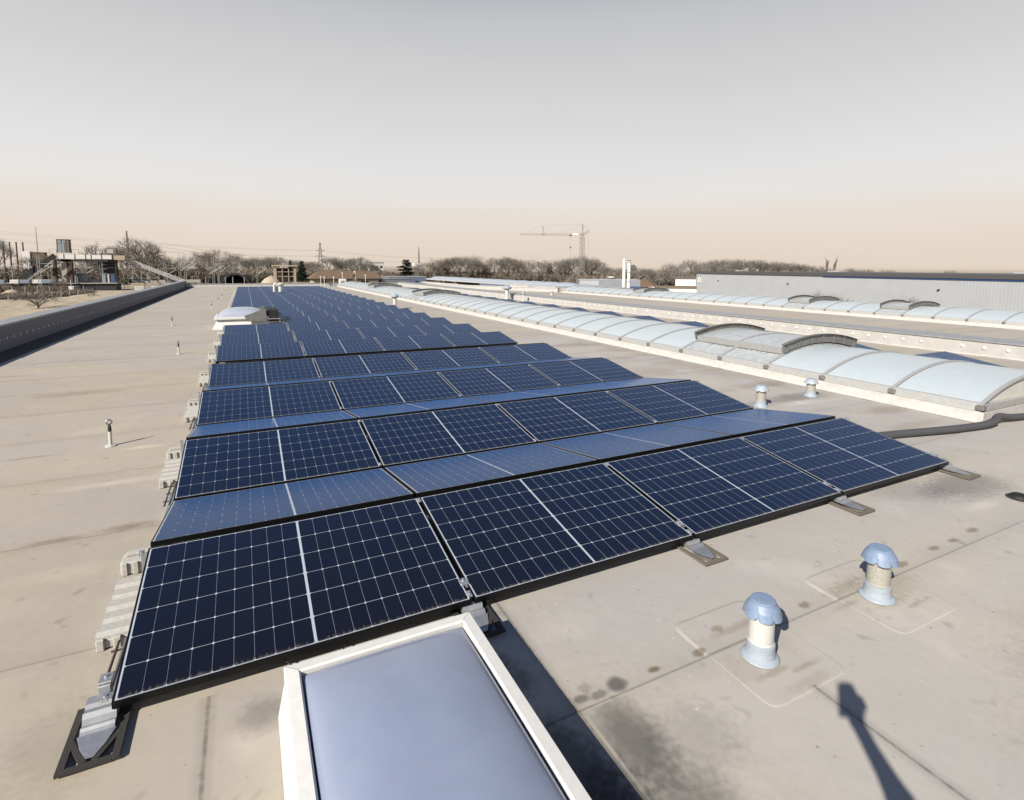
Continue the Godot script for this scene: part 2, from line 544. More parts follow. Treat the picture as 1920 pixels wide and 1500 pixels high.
func stain_roof(out: PackedByteArray, size: int, grain: PackedByteArray, pale: PackedByteArray, streak: PackedByteArray) -> void:
	# x, z, half width, half depth, strength, ragged, kind (0 grey dirt, also shade beside the dome, 1 brown, -1 pale)
	var list := [
		[1.31, -1.42, 0.17, 0.30, 0.58, 0.4, 0], [1.36, -1.0, 0.22, 0.34, 0.48, 0.5, 0], [1.5, -0.6, 0.4, 0.4, 0.40, 0.6, 0], [1.55, -1.30, 0.22, 0.25, 0.14, 1.0, 0],
		[1.44, -1.715, 0.060, 0.052, 0.62, 0.4, 0], [1.23, -1.715, 0.055, 0.03, 0.5, 0.7, 0], [1.32, -1.70, 0.06, 0.03, 0.4, 0.8, 0], [1.67, -1.71, 0.042, 0.02, 0.55, 0.4, 1], [1.28, -1.76, 0.05, 0.04, 0.2, 0.9, 0],
		[1.97, -1.70, 0.045, 0.025, 0.42, 1.0, 1], [2.20, -1.79, 0.05, 0.03, 0.30, 1.0, 1], [2.86, -1.72, 0.06, 0.035, 0.40, 1.0, 1], [3.9, -1.72, 0.07, 0.03, 0.36, 1.0, 1], [4.35, -1.74, 0.08, 0.03, 0.36, 1.0, 1], [4.62, -1.74, 0.07, 0.03, 0.33, 1.0, 1], [4.95, -1.76, 0.09, 0.035, 0.36, 1.0, 1],
		[3.25, -1.72, 0.306, 0.1, 0.228, 1.1, 1], [3.35, -1.5, 0.27, 0.06, 0.18, 1.1, 1], [3.48, -1.42, 0.198, 0.03, 0.204, 1.1, 1], [3.1, -1.6, 0.18, 0.03, 0.18, 1.1, 1], [3.55, -1.6, 0.252, 0.2, 0.132, 1.1, 1],
		[2.32, -1.75, 0.27, 0.035, 0.18, 1.1, 1], [2.2, -1.42, 0.144, 0.025, 0.204, 1.1, 1], [2.38, -1.38, 0.126, 0.02, 0.192, 1.1, 1], [2.08, -1.5, 0.09, 0.1, 0.084, 1.1, 1], [2.3, -1.3, 0.198, 0.04, 0.108, 1.1, 1], [2.42, -1.6, 0.108, 0.2, 0.06, 1.1, 1],
		[1.02, -1.95, 0.12, 0.16, 0.35, 0.9, 0], [1.0, -1.45, 0.16, 0.35, 0.62, 0.9, 0], [1.05, -1.0, 0.2, 0.4, 0.75, 0.8, 0], [0.95, -2.1, 0.12, 0.1, 0.4, 0.8, 0],  # mottled dirt that also deepens the dome rooflight's shadow in the colour
		[5.95, -2.25, 0.55, 0.32, 0.34, 0.9, 0], [6.25, -1.85, 0.4, 0.2, 0.42, 0.9, 0], [5.3, -2.4, 0.5, 0.3, 0.14, 1.0, 0], [5.6, -1.95, 0.35, 0.10, -0.14, 0.9, -1], [6.0, -2.75, 1.0, 0.2, 0.14, 1.0, 1],
		[-0.13, -2.28, 0.12, 0.13, 0.26, 0.7, 0], [-0.20, -2.15, 0.12, 0.12, -0.10, 0.8, -1], [-0.9, -2.45, 0.22, 0.3, 0.10, 1.0, 1], [-1.0, -4.70, 0.22, 0.10, 0.32, 0.9, 1], [-1.45, -4.68, 0.22, 0.05, 0.24, 0.9, 1],
		[7.9, -5.28, 0.85, 0.24, 0.34, 0.9, 0], [7.5, -5.05, 0.55, 0.12, -0.16, 0.9, -1], [6.8, -5.25, 0.4, 0.18, 0.20, 0.9, 0], [8.3, -4.2, 0.8, 0.2, 0.20, 1.0, 1], [7.7, -3.6, 0.7, 0.12, 0.12, 1.0, 1],
		[8.4, -7.5, 0.7, 1.8, 0.15, 1.0, 1], [8.5, -11.0, 0.6, 2.2, 0.17, 1.0, 1], [7.2, -8.0, 0.9, 0.5, 0.12, 1.0, 1], [8.0, -6.2, 1.1, 0.25, 0.17, 1.0, 1], [7.0, -9.6, 1.2, 0.25, 0.17, 1.0, 1], [7.5, -11.8, 1.2, 0.3, 0.17, 1.0, 1],
		[-1.85, -3.8, 0.5, 0.35, -0.10, 1.0, -1], [-1.3, -5.8, 0.5, 0.10, -0.15, 1.0, -1], [-1.3, -4.1, 0.5, 0.15, -0.08, 1.0, -1], [-2.4, -3.1, 0.5, 0.4, 0.08, 1.0, 1], [-3.4, -6.2, 1.2, 0.25, 0.08, 1.0, 1], [-2.3, -7.0, 0.25, 0.03, 0.2, 1.0, 1], [-2.6, -10.4, 0.7, 0.16, 0.15, 1.0, 1], [-4.2, -9.0, 0.7, 0.2, 0.08, 1.0, 1],
		[-1.25, -6.9, 0.25, 0.08, -0.2, 1.0, -1], [-4.1, -12.6, 0.5, 0.06, 0.26, 1.0, 1], [3.6, -0.4, 1.0, 0.5, 0.08, 1.0, 1], [4.6, -1.0, 1.2, 0.22, 0.08, 1.0, 1],
	]
	var scale := size / MAP_SIZE
	for q in list:
		var x0 := clampi(int((q[0] - q[2] * 1.5 - MAP_X) * scale), 0, size - 1)
		var x1 := clampi(int((q[0] + q[2] * 1.5 - MAP_X) * scale), 0, size - 1)
		var z0 := clampi(int((q[1] - q[3] * 1.5 - MAP_Z) * scale), 0, size - 1)
		var z1 := clampi(int((q[1] + q[3] * 1.5 - MAP_Z) * scale), 0, size - 1)
		var tone := Vector3(1.0, 1.0, 0.97) if q[6] <= 0 else Vector3(0.85, 1.0, 1.2)
		for y in range(z0, z1):
			for x in range(x0, x1):
				var i := y * size + x
				var wx := MAP_X + x / scale
				var wz := MAP_Z + y / scale
				if q[6] == 0 and q[0] > 1.25 and q[4] > 0.4 and q[2] > 0.15 and (wx < 1.195 or wz < -1.64): continue   # the dirt stops at the welded seams
				var dx: float = (wx - q[0]) / q[2]
				var dz: float = (wz - q[1]) / q[3]
				var d := sqrt(dx * dx + dz * dz)
				d += q[5] * ((pale[i] * 0.003922 - 0.5) * 0.9 + (grain[i] * 0.003922 - 0.5) * 0.5 + (streak[i] * 0.003922 - 0.5) * 0.3)
				var a: float = q[4] * (1.0 - smoothstep(0.45 if q[2] < 0.1 else 0.2, 1.15, d))
				if a == 0.0: continue
				for c in 3:
					out[i * 3 + c] = clampi(int(out[i * 3 + c] * (1.0 - a * 0.62 * tone[c])), 0, 255)
	# flecks of grit, a few of them pale
	rng.seed = 313
	for i in 1700:
		var px := rng.randi_range(2, size - 3)
		var pz := rng.randi_range(size / 2, size - 3)
		var tone := 1.2 if rng.randf() < 0.12 else rng.randf_range(0.74, 0.94)
		for q in [0, 1, size, size + 1].slice(0, 1 if rng.randf() < 0.75 else 2):
			for c in 3: out[(pz * size + px + q) * 3 + c] = clampi(int(out[(pz * size + px + q) * 3 + c] * tone), 0, 255)
	# fine cracks of dirt along the cross seams
	for line in [[1.175, -2.6, -0.2], [2.30, -1.27, 0.3], [-0.36, -2.5, 2.0]]:
		for y in range(int((line[1] - MAP_Z) * scale), int((line[2] - MAP_Z) * scale)):
			for x in range(int((line[0] - 0.05 - MAP_X) * scale), int((line[0] + 0.05 - MAP_X) * scale)):
				var dd := absf(MAP_X + x / scale - line[0])
				var a := 0.09 * (1.0 - dd / 0.05) + (0.14 if dd < 0.007 else 0.0)
				var i := y * size + x
				a *= 0.4 + grain[i] * 0.005
				for c in 3: out[i * 3 + c] = int(out[i * 3 + c] * (1.0 - clampf(a, 0.0, 0.6)))


func roof_material(key: String, tex: Texture2D) -> StandardMaterial3D:
	var m := mat(key, Color.WHITE, 0.85)
	m.albedo_texture = tex
	m.metallic_specular = 0.3
	m.normal_enabled = true
	m.normal_scale = 0.08
	m.normal_texture = M["fine_normal"]
	return m


func sheet(m: Material, x0: float, x1: float, z0: float, z1: float, y0: float, y1: float, uv: Vector2, flip: bool, x2 := INF) -> ArrayMesh:   # a strip of membrane, its far edge lapping over the next
	var st := SurfaceTool.new()
	st.begin(Mesh.PRIMITIVE_TRIANGLES)
	st.set_smooth_group(-1)
	var put := func(x: float, y: float, z: float) -> void:
		var u := (x - MAP_X) / MAP_SIZE
		st.set_uv(Vector2(-u if flip else u, (z - MAP_Z) / MAP_SIZE) + uv)
		st.add_vertex(Vector3(x, y, z))
	var quad := func(a: Array) -> void:
		for i in [0, 2, 1, 0, 3, 2]: put.call(a[i][0], a[i][1], a[i][2])
	if x2 == INF: x2 = x1
	quad.call([[x0, y0, z0], [x1, y0, z0], [x2, y1, z1], [x0, y1, z1]])
	quad.call([[x2, y1, z1], [x2, y1 - 0.008, z1], [x0, y1 - 0.008, z1], [x0, y1, z1]])
	st.generate_normals()
	st.generate_tangents()
	st.set_material(m)
	return st.commit()


func make_roof() -> void:
	M["fine_normal"] = normal_tex(0.02, 6.0, 1024, 6)
	var near := roof_material("roof_membrane", roof_texture(2048, true))
	var far := roof_material("roof_membrane_far", roof_texture(1024, false))
	var g := G.new()
	g.box(Vector3(5.2, (GROUND - 0.012) / 2.0 - 0.006, -28.2), Vector3(21.6, -GROUND - 0.012, 68.4))
	g.extrude([Vector2(16.0, 6.0), Vector2(31.1, 6.0), Vector2(31.1, -39.4), Vector2(24.2, -39.4), Vector2(16.0, -57.4)], Vector3(0, GROUND, 0), Vector3(0, -0.012, 0), Vector3.RIGHT, Vector3.BACK)
	var roof := structure("roof", g.done(M["plaster_white"]))
	var k := -5
	while true:
		var z0 := -1.65 - 1.49 * (k - 1)
		var z1 := z0 - 1.49
		if z1 < -62.2: break
		var close := z1 > MAP_Z
		rng.seed = 900 + k
		var uv := Vector2.ZERO if close else Vector2(rng.randf(), rng.randf())
		part("membrane_sheet", sheet(near if close else far, -5.4, 15.9, z0, z1, 0.0, 0.006, uv, not close and k % 2 == 0), roof)
		k += 1
	var cuts := [5.9, -1.6, -9.1, -16.6, -24.1, -31.6, -39.3, -48.3, -57.3]   # the roof beyond the low wall, cut off at a slant
	for j in 8:
		var xa: float = 31.0 if j < 6 else 16.0 + (cuts[j] + 57.3) / 2.195
		var xb: float = 31.0 if j < 6 else 16.02 + (cuts[j + 1] + 57.3) / 2.195
		part("membrane_sheet", sheet(far, 16.0, xa, cuts[j], cuts[j + 1], 0.0, 0.006, Vector2(0.3 + j * 0.37, 0.1 + j * 0.61), j % 2 == 0, xb), roof)
	# patches welded round the two near vents, with their raised rims
	for q in [[2.0, 2.56, -1.91, -1.26, 0.05], [3.10, 3.69, -1.885, -1.285, 0.06], [7.5, 8.45, -5.55, -4.95, 0.05]]:
		var pg := SurfaceTool.new()
		pg.begin(Mesh.PRIMITIVE_TRIANGLES)
		pg.set_smooth_group(-1)
		var cx: float = (q[0] + q[1]) / 2
		var cz: float = (q[2] + q[3]) / 2
		var ring := []
		var low := []
		for i in 40:
			var t := TAU * i / 40
			var e := 0.18
			var p := Vector3(cx + signf(cos(t)) * pow(absf(cos(t)), e) * (q[1] - q[0]) / 2, 0.0068, cz + signf(sin(t)) * pow(absf(sin(t)), e) * (q[3] - q[2]) / 2)
			ring.append(p)
			low.append(Vector3(cx + (p.x - cx) * 1.07, 0.0, cz + (p.z - cz) * 1.07))
		var put := func(v: Vector3) -> void:
			pg.set_uv(Vector2((v.x - MAP_X) / MAP_SIZE, (v.z - MAP_Z) / MAP_SIZE))
			pg.add_vertex(v)
		for i in 40:
			var n := (i + 1) % 40
			for v in [Vector3(cx, 0.0068, cz), ring[i], ring[n], ring[i], low[i], low[n], ring[i], low[n], ring[n]]: put.call(v)
		pg.generate_normals()
		pg.generate_tangents()
		pg.set_material(near)
		part("membrane_patch", pg.commit(), roof)


func make_parapets() -> void:
	# left parapet: a membrane face that leans out, a metal cap and a line of fixing discs
	var wall := thing("parapet_wall", "long dark shaded parapet wall with metal cap along the open edge of the roof", "parapet", Vector3(-5.35, 0, 0))
	var g := G.new()
	for i in 23:
		var z := 6.0 - i * 3.0
		g.extrude([Vector2(0.02, -0.01), Vector2(0.0, 0.20), Vector2(-0.05, 0.60), Vector2(-0.30, 0.60), Vector2(-0.30, -0.01)], Vector3(0, 0, z), Vector3(0, 0, z - 2.996), Vector3.RIGHT, Vector3.UP)
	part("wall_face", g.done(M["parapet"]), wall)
	for i in 23:
		var z := 6.0 - i * 3.0
		g = G.new()
		g.extrude([Vector2(-0.035, 0.575), Vector2(-0.030, 0.622), Vector2(-0.345, 0.652), Vector2(-0.35, 0.56), Vector2(-0.33, 0.60), Vector2(-0.05, 0.60)], Vector3(0, 0, z), Vector3(0, 0, z - 2.994), Vector3.RIGHT, Vector3.UP)
		part("metal_cap", g.done(M["cap_grey"]), wall)
	var disc := disc_mesh(0.035, 0.012, Vector3(1, 0.12, 0).normalized(), M["disc_blue"])
	var seam := G.new()
	seam.box(Vector3(0.012, 0.1, 0), Vector3(0.03, 0.02, 0.3))
	for i in 100:
		part("fixing_disc", disc, wall, Vector3(-0.012, 0.28, -11.0 - i * 0.45))
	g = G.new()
	g.box(Vector3(0.30, 0.008, -28.0), Vector3(0.60, 0.012, 67.0))  # dark strip added to deepen the parapet's shadow on the roof
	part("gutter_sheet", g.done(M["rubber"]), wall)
	# end parapet
	g = G.new()
	for i in 7:
		g.extrude([Vector2(0.0, -0.01), Vector2(0.0, 0.30), Vector2(-0.30, 0.30), Vector2(-0.30, -0.01)], Vector3(-5.4 + i * 3.4, 0, 0), Vector3(-5.4 + i * 3.4 + 3.394, 0, 0), Vector3(0, 0, 1), Vector3.UP)
	var endw := thing("parapet_wall", "low sunlit white parapet wall closing the far end of the roof behind the last panels", "parapet", Vector3(0, 0, -61.6))
	part("wall_face", g.done(M["wall_face"]), endw)
	for i in 7:
		g = G.new()
		g.box(Vector3(-3.7 + i * 3.4, 0.325, -0.15), Vector3(3.39, 0.045, 0.38))
		part("metal_cap", g.done(M["cap_grey"]), endw)
	var d2 := disc_mesh(0.035, 0.012, Vector3.BACK, M["disc"])
	for i in 22: part("fixing_disc", d2, endw, Vector3(-4.6 + i * 0.45, 0.17, 0.004))
	var slant := thing("parapet_wall", "low cream parapet along the slanting far edge of the second roof surface", "parapet")
	var ends := [Vector3(16.5, 0.17, -56.4), Vector3(24.1, 0.17, -39.6), Vector3(24.3, 0.17, -39.25), Vector3(31.0, 0.17, -39.25)]
	for i in 2:
		g = G.new()
		g.bar(ends[i * 2], ends[i * 2 + 1], 0.25, 0.33)
		part("wall_face", g.done(M["wall_face"]), slant)
		g = G.new()
		g.bar(ends[i * 2] + Vector3(0, 0.19, 0), ends[i * 2 + 1] + Vector3(0, 0.19, 0), 0.32, 0.045)
		part("metal_cap", g.done(M["curb_white"]), slant)
	# the long low wall between the two roofs
	var mid := thing("roof_wall", "long low white wall with a row of round fixing discs, between the two roof surfaces", "wall", Vector3(15.75, 0, 0))
	g = G.new()
	for i in 23:
		var z := 5.0 - i * 2.9
		g.extrude([Vector2(-0.03, -0.01), Vector2(0.0, 0.03), Vector2(0.0, 0.36), Vector2(0.40, 0.36), Vector2(0.40, -0.01)], Vector3(0, 0, z - 2.896), Vector3(0, 0, z), Vector3(1, 0, 0), Vector3.UP)
	part("wall_face", g.done(M["wall_face"]), mid)
	for i in 23:
		var z := 5.0 - i * 2.9
		g = G.new()
		g.extrude([Vector2(-0.03, 0.345), Vector2(0.43, 0.345), Vector2(0.43, 0.43), Vector2(-0.03, 0.375)], Vector3(0, 0, z - 2.892), Vector3(0, 0, z), Vector3(1, 0, 0), Vector3.UP)
		part("metal_cap", g.done(M["cap_grey"]), mid)
	var d3 := disc_mesh(0.04, 0.012, Vector3.LEFT, M["disc"])
	for i in 110:
		if i % 26 != 7: part("fixing_disc", d3, mid, Vector3(-0.005, 0.20, -3.9 - i * 0.45))


func disc_mesh(r: float, t: float, n: Vector3, m: Material) -> ArrayMesh:
	var g := G.new()
	g.tube([-n * t, n * t * 0.6, n * t], [r, r, r * 0.55], 10)
	return g.done(m)


# ---------------------------------------------------------------- barrel-vault rooflights
func arc_point(u: float, w: float, y0: float, rise: float, lift := 0.0) -> Vector2:   # u from 0 to 1 across the vault
	var r := (w * w / 4 + rise * rise) / (2 * rise)
	var a := asin(w / 2 / r)
	var t := lerpf(-a, a, u)
	return Vector2(w / 2 + (r + lift) * sin(t), y0 + rise - r + (r + lift) * cos(t))


func vault_strip(g: G, w: float, y0: float, rise: float, u0: float, u1: float, lift: float, thick: float, z0: float, z1: float, n: int) -> void:
	g.smooth()
	for layer in 2:
		for i in n:
			var a := arc_point(lerpf(u0, u1, float(i) / n), w, y0, rise, lift - thick * layer)
			var b := arc_point(lerpf(u0, u1, float(i + 1) / n), w, y0, rise, lift - thick * layer)
			if layer == 0: g.quad(Vector3(a.x, a.y, z0), Vector3(b.x, b.y, z0), Vector3(b.x, b.y, z1), Vector3(a.x, a.y, z1))
			else: g.quad(Vector3(a.x, a.y, z1), Vector3(b.x, b.y, z1), Vector3(b.x, b.y, z0), Vector3(a.x, a.y, z0))
	g.flat()
	for z in [z0, z1]:
		for i in n:
			var ua := lerpf(u0, u1, float(i) / n)
			var ub := lerpf(u0, u1, float(i + 1) / n)
			var a := arc_point(ua, w, y0, rise, lift)
			var b := arc_point(ub, w, y0, rise, lift)
			var c := arc_point(ub, w, y0, rise, lift - thick)
			var d := arc_point(ua, w, y0, rise, lift - thick)
			if z == z0: g.quad(Vector3(d.x, d.y, z), Vector3(c.x, c.y, z), Vector3(b.x, b.y, z), Vector3(a.x, a.y, z))
			else: g.quad(Vector3(a.x, a.y, z), Vector3(b.x, b.y, z), Vector3(c.x, c.y, z), Vector3(d.x, d.y, z))
	for u in [u0, u1]:
		var a := arc_point(u, w, y0, rise, lift)
		var d := arc_point(u, w, y0, rise, lift - thick)
		if u == u0: g.quad(Vector3(d.x, d.y, z0), Vector3(a.x, a.y, z0), Vector3(a.x, a.y, z1), Vector3(d.x, d.y, z1))
		else: g.quad(Vector3(a.x, a.y, z0), Vector3(d.x, d.y, z0), Vector3(d.x, d.y, z1), Vector3(a.x, a.y, z1))


func make_vault(label: String, at: Vector3, bays: int, pitch: float, vents: Array, span: int) -> void:
	var w := 3.0
	var y0 := 0.245
	var rise := 0.30
	var t := thing("barrel_rooflight", label, "rooflight", at)
	var l := bays * pitch
	var g := G.new()   # welded upstand with a flared foot, on four sides
	for s in [-1.0, 1.0]:
		var x0 := -0.05 if s < 0 else w + 0.05
		g.extrude([Vector2(0.02, 0.0), Vector2(0.10, 0.0), Vector2(0.10, 0.145), Vector2(0.005, 0.145), Vector2(-0.005, 0.03), Vector2(-0.06, 0.004)] if s < 0 else [Vector2(-0.10, 0.0), Vector2(-0.02, 0.0), Vector2(0.06, 0.004), Vector2(0.005, 0.03), Vector2(-0.005, 0.145), Vector2(-0.10, 0.145)], Vector3(x0, 0.004, -l - 0.05), Vector3(x0, 0.004, 0.05), Vector3.RIGHT, Vector3.UP)
		var z0 := 0.05 if s > 0 else -l - 0.05
		g.box(Vector3(w / 2, 0.075, z0 - s * 0.052), Vector3(w - 0.1, 0.142, 0.10))
	part("upstand", g.done(M["curb_white"]), t)
	for s in [0.0, 1.0]:
		g = G.new()
		var x := lerpf(0.02, w - 0.02, s)
		g.extrude([Vector2(-0.055, 0.152), Vector2(0.055, 0.152), Vector2(0.03, 0.262), Vector2(-0.03, 0.262)], Vector3(x, 0, -l), Vector3(x, 0, 0), Vector3.RIGHT, Vector3.UP)
		part("eave_profile", g.done(M["aluminium_grey"]), t)
	var meshes := {}
	for i in bays:
		var open := false
		for v in vents:
			if i >= v and i < v + span: open = true
		var key := "glazing_worn" if open else "glazing"
		if not meshes.has(key):
			g = G.new()
			vault_strip(g, w, y0, rise, 0.0, 1.0, 0.0, 0.016, -0.03, -pitch + 0.03, 20)
			meshes[key] = g.done(M[key])
		part("glazing_pane", meshes[key], t, Vector3(0, 0, -i * pitch))
	g = G.new()
	vault_strip(g, w, y0, rise, -0.012, 1.012, 0.020, 0.018, 0.025, -0.025, 20)
	var rib := g.done(M["aluminium_grey"])
	g = G.new()
	g.bbox(Vector3(0, 0.205, 0), Vector3(0.08, 0.07, 0.10), 0.01)
	var shoe := g.done(M["deflector"])
	for i in bays + 1:
		var r := part("rib", rib, t, Vector3(0, 0, -i * pitch))
		for sx in [-0.02, w + 0.02]: part("rib_shoe", shoe, r, Vector3(sx, 0, 0))
	for s in [0, 1]:   # end walls
		g = G.new()
		g.flat()
		for i in 20:
			var a := arc_point(i / 20.0, w, y0, rise, -0.02)
			var b := arc_point((i + 1) / 20.0, w, y0, rise, -0.02)
			var z := -0.02 if s == 0 else -l + 0.02
			if s == 0: g.quad(Vector3(a.x, 0.2, z), Vector3(b.x, 0.2, z), Vector3(b.x, b.y, z), Vector3(a.x, a.y, z))
			else: g.quad(Vector3(a.x, a.y, z), Vector3(b.x, b.y, z), Vector3(b.x, 0.2, z), Vector3(a.x, 0.2, z))
		part("end_pane", g.done(M["gable"]), t)
		g = G.new()
		g.box(Vector3(w / 2, 0.20, 0.012 if s == 0 else -l - 0.012), Vector3(w - 0.06, 0.09, 0.05))
		part("end_profile", g.done(M["aluminium_grey"]), t)
	var flap: ArrayMesh
	var frame: ArrayMesh
	var wind: ArrayMesh
	for v in vents:   # smoke vent flaps with curved wind deflectors at both ends
		if flap == null:
			g = G.new()
			vault_strip(g, w, y0, rise, 0.17, 0.86, 0.10, 0.02, -0.05, -span * pitch + 0.05, 16)
			flap = g.done(M["glazing_worn"])
			g = G.new()
			for u in [0.165, 0.865]:
				vault_strip(g, w, y0, rise, u - 0.012, u + 0.012, 0.125, 0.11, -0.03, -span * pitch + 0.03, 1)
			for z in [-0.05, -pitch, -span * pitch + 0.05]:
				vault_strip(g, w, y0, rise, 0.18, 0.85, 0.118, 0.015, z + 0.025, z - 0.025, 14)
			frame = g.done(M["aluminium_grey"])
			g = G.new()
			vault_strip(g, w, y0, rise, 0.15, 0.88, 0.215, 0.17, 0.012, -0.012, 18)
			vault_strip(g, w, y0, rise, 0.15, 0.88, 0.221, 0.006, 0.055, -0.03, 18)
			for k in 7:
				var p := arc_point(0.18 + 0.11 * k, w, y0, rise, 0.12)
				g.box(Vector3(p.x, p.y, 0.03), Vector3(0.010, 0.17, 0.018))
			wind = g.done(M["deflector"])
		var f := part("smoke_vent", flap, t, Vector3(0, 0, -v * pitch))
		part("vent_frame", frame, f)
		part("grime", grime_mesh(w, y0, rise, pitch, span), f)  # streaked dirt and painted shade under the flap's lower edge
		part("wind_deflector", wind, f, Vector3(0, 0, 0.02))
		part("wind_deflector", wind, f, Vector3(0, 0, -span * pitch - 0.02))


func grime_mesh(w: float, y0: float, rise: float, pitch: float, span: int) -> ArrayMesh:
	var key := "grime_mesh_%d" % span
	if M.has(key): return M[key]
	var st := SurfaceTool.new()
	st.begin(Mesh.PRIMITIVE_TRIANGLES)
	for b in span:
		var z0 := -b * pitch - 0.05
		var z1 := -(b + 1) * pitch + 0.05
		for i in 4:
			var v := [i / 4.0, (i + 1) / 4.0]
			var a := arc_point(lerpf(0.17, 0.075, v[0]), w, y0, rise, 0.004)
			var c := arc_point(lerpf(0.17, 0.075, v[1]), w, y0, rise, 0.004)
			var q := [[a, z0, 0.5 * b, v[0]], [a, z1, 0.5 * b + 0.5, v[0]], [c, z1, 0.5 * b + 0.5, v[1]], [c, z0, 0.5 * b, v[1]]]
			for k in [0, 1, 2, 0, 2, 3]:
				st.set_uv(Vector2(q[k][2], q[k][3]))
				st.add_vertex(Vector3(q[k][0].x, q[k][0].y, q[k][1]))
	st.generate_normals()
	st.set_material(M["grime"])
	M[key] = st.commit()
	return M[key]


func make_rooflights() -> void:
	make_vault("long barrel-vault rooflight strip beside the solar panels, nearer one, with raised smoke vents", Vector3(8.72, 0, -3.28), 50, 1.115, [3, 24, 36], 2)
	make_vault("long barrel-vault rooflight strip beyond the low white wall, farther from the solar panels", Vector3(24.25, 0, -3.5), 32, 1.115, [8, 12, 23], 1)
	# the square dome beside the camera
	var x0 := -0.035
	var x1 := 0.862
	var z0 := -2.205
	var z1 := -0.62
	var c := Vector3((x0 + x1) / 2, 0, (z0 + z1) / 2)
	var hx := (x1 - x0) / 2
	var hz := (z1 - z0) / 2
	var t := thing("dome_rooflight", "large white framed rooflight with a blue-grey acrylic dome, in front of the first panel row", "rooflight", c)
	var g := G.new()
	var lo := [Vector3(-hx - 0.03, 0.004, -hz - 0.02), Vector3(hx + 0.02, 0.004, -hz - 0.02), Vector3(hx + 0.02, 0.004, hz + 0.03), Vector3(-hx - 0.03, 0.004, hz + 0.03)]
	var hi := [Vector3(-hx - 0.002, 0.19, -hz + 0.03), Vector3(hx - 0.03, 0.19, -hz + 0.03), Vector3(hx - 0.03, 0.19, hz - 0.03), Vector3(-hx - 0.002, 0.19, hz - 0.03)]
	for i in 4:
		var n := (i + 1) % 4
		g.quad(lo[n], lo[i], hi[i], hi[n])
	g.quad(hi[3], hi[2], hi[1], hi[0])
	part("upstand", g.done(M["white_frame"]), t)
	var wfr := 0.066
	for i in 4:   # mitred frame sides, bevelled on both edges
		g = G.new()
		var sx := hx if i % 2 == 0 else hz
		var sz := hz if i % 2 == 0 else hx
		var b := Basis(Vector3.UP, i * PI / 2)
		var prof := [[0.0, 0.165], [0.0, 0.248], [0.006, 0.257], [wfr - 0.008, 0.262], [wfr, 0.255], [wfr, 0.20]]
		for k in prof.size() - 1:
			var p: Array = prof[k]
			var q: Array = prof[k + 1]
			var e := 0.0012
			g.quad(b * Vector3(-sx + p[0] + e, p[1], sz - p[0]), b * Vector3(sx - p[0] - e, p[1], sz - p[0]), b * Vector3(sx - q[0] - e, q[1], sz - q[0]), b * Vector3(-sx + q[0] + e, q[1], sz - q[0]))
		part("frame_side", g.done(M["white_frame"]), t)
	part("dome", dome_mesh(hx - wfr - 0.006, hz - wfr - 0.006, 0.236, 0.105, M["dome"]), t)


func dome_mesh(hx: float, hz: float, y0: float, rise: float, m: Material) -> ArrayMesh:
	var g := G.new()
	g.smooth()
	var n := 28
	var f := func(i: int, j: int) -> Vector3:
		var u := sin((i / float(n) * 2.0 - 1.0) * PI / 2)
		var v := sin((j / float(n) * 2.0 - 1.0) * PI / 2)
		var h := pow((1.0 - pow(absf(u), 2.6)) * (1.0 - pow(absf(v), 2.6)), 0.55)
		return Vector3(u * hx, y0 + rise * h, v * hz)
	for i in n:
		for j in n:
			g.quad(f.call(i, j + 1), f.call(i + 1, j + 1), f.call(i + 1, j), f.call(i, j))
	return g.done(m)


# ---------------------------------------------------------------- solar panels
const LIP := 0.010
const HALF_GAP := 0.014
const CELL_PX := 0.0929
const CELL_PZ := 0.1841


func cell_centre(i: int, j: int) -> Vector2:
	var x := (i - 8.5) * CELL_PX + (HALF_GAP / 2 if i > 8 else -HALF_GAP / 2)
	return Vector2(x, -PANEL_D / 2 + (j - 2.5) * CELL_PZ)


func add_cell(st: SurfaceTool, c: Vector2, tone: Color) -> void:   # a half cell with clipped corners
	var w := 0.0912 / 2
	var h := 0.1812 / 2
	var k := 0.007
	var y := -0.0007
	var p := [Vector2(-w + k, h), Vector2(w - k, h), Vector2(w, h - k), Vector2(w, -h + k), Vector2(w - k, -h), Vector2(-w + k, -h), Vector2(-w, -h + k), Vector2(-w, h - k)]
	for i in range(1, 7):
		for q in [p[0], p[i + 1], p[i]]:
			st.set_uv(Vector2(q.x / w * 0.5 + 0.5, q.y / h * 0.5 + 0.5))
			st.set_color(tone)
			st.set_normal(Vector3.UP)
			st.add_vertex(Vector3(c.x + q.x, y, c.y + q.y))


func cell_tone() -> Color:
	var v := rng.randf_range(0.82, 1.15)
	var t := rng.randf_range(-0.09, 0.09)
	return Color(v * (1 + t), v, v * (1 - t))


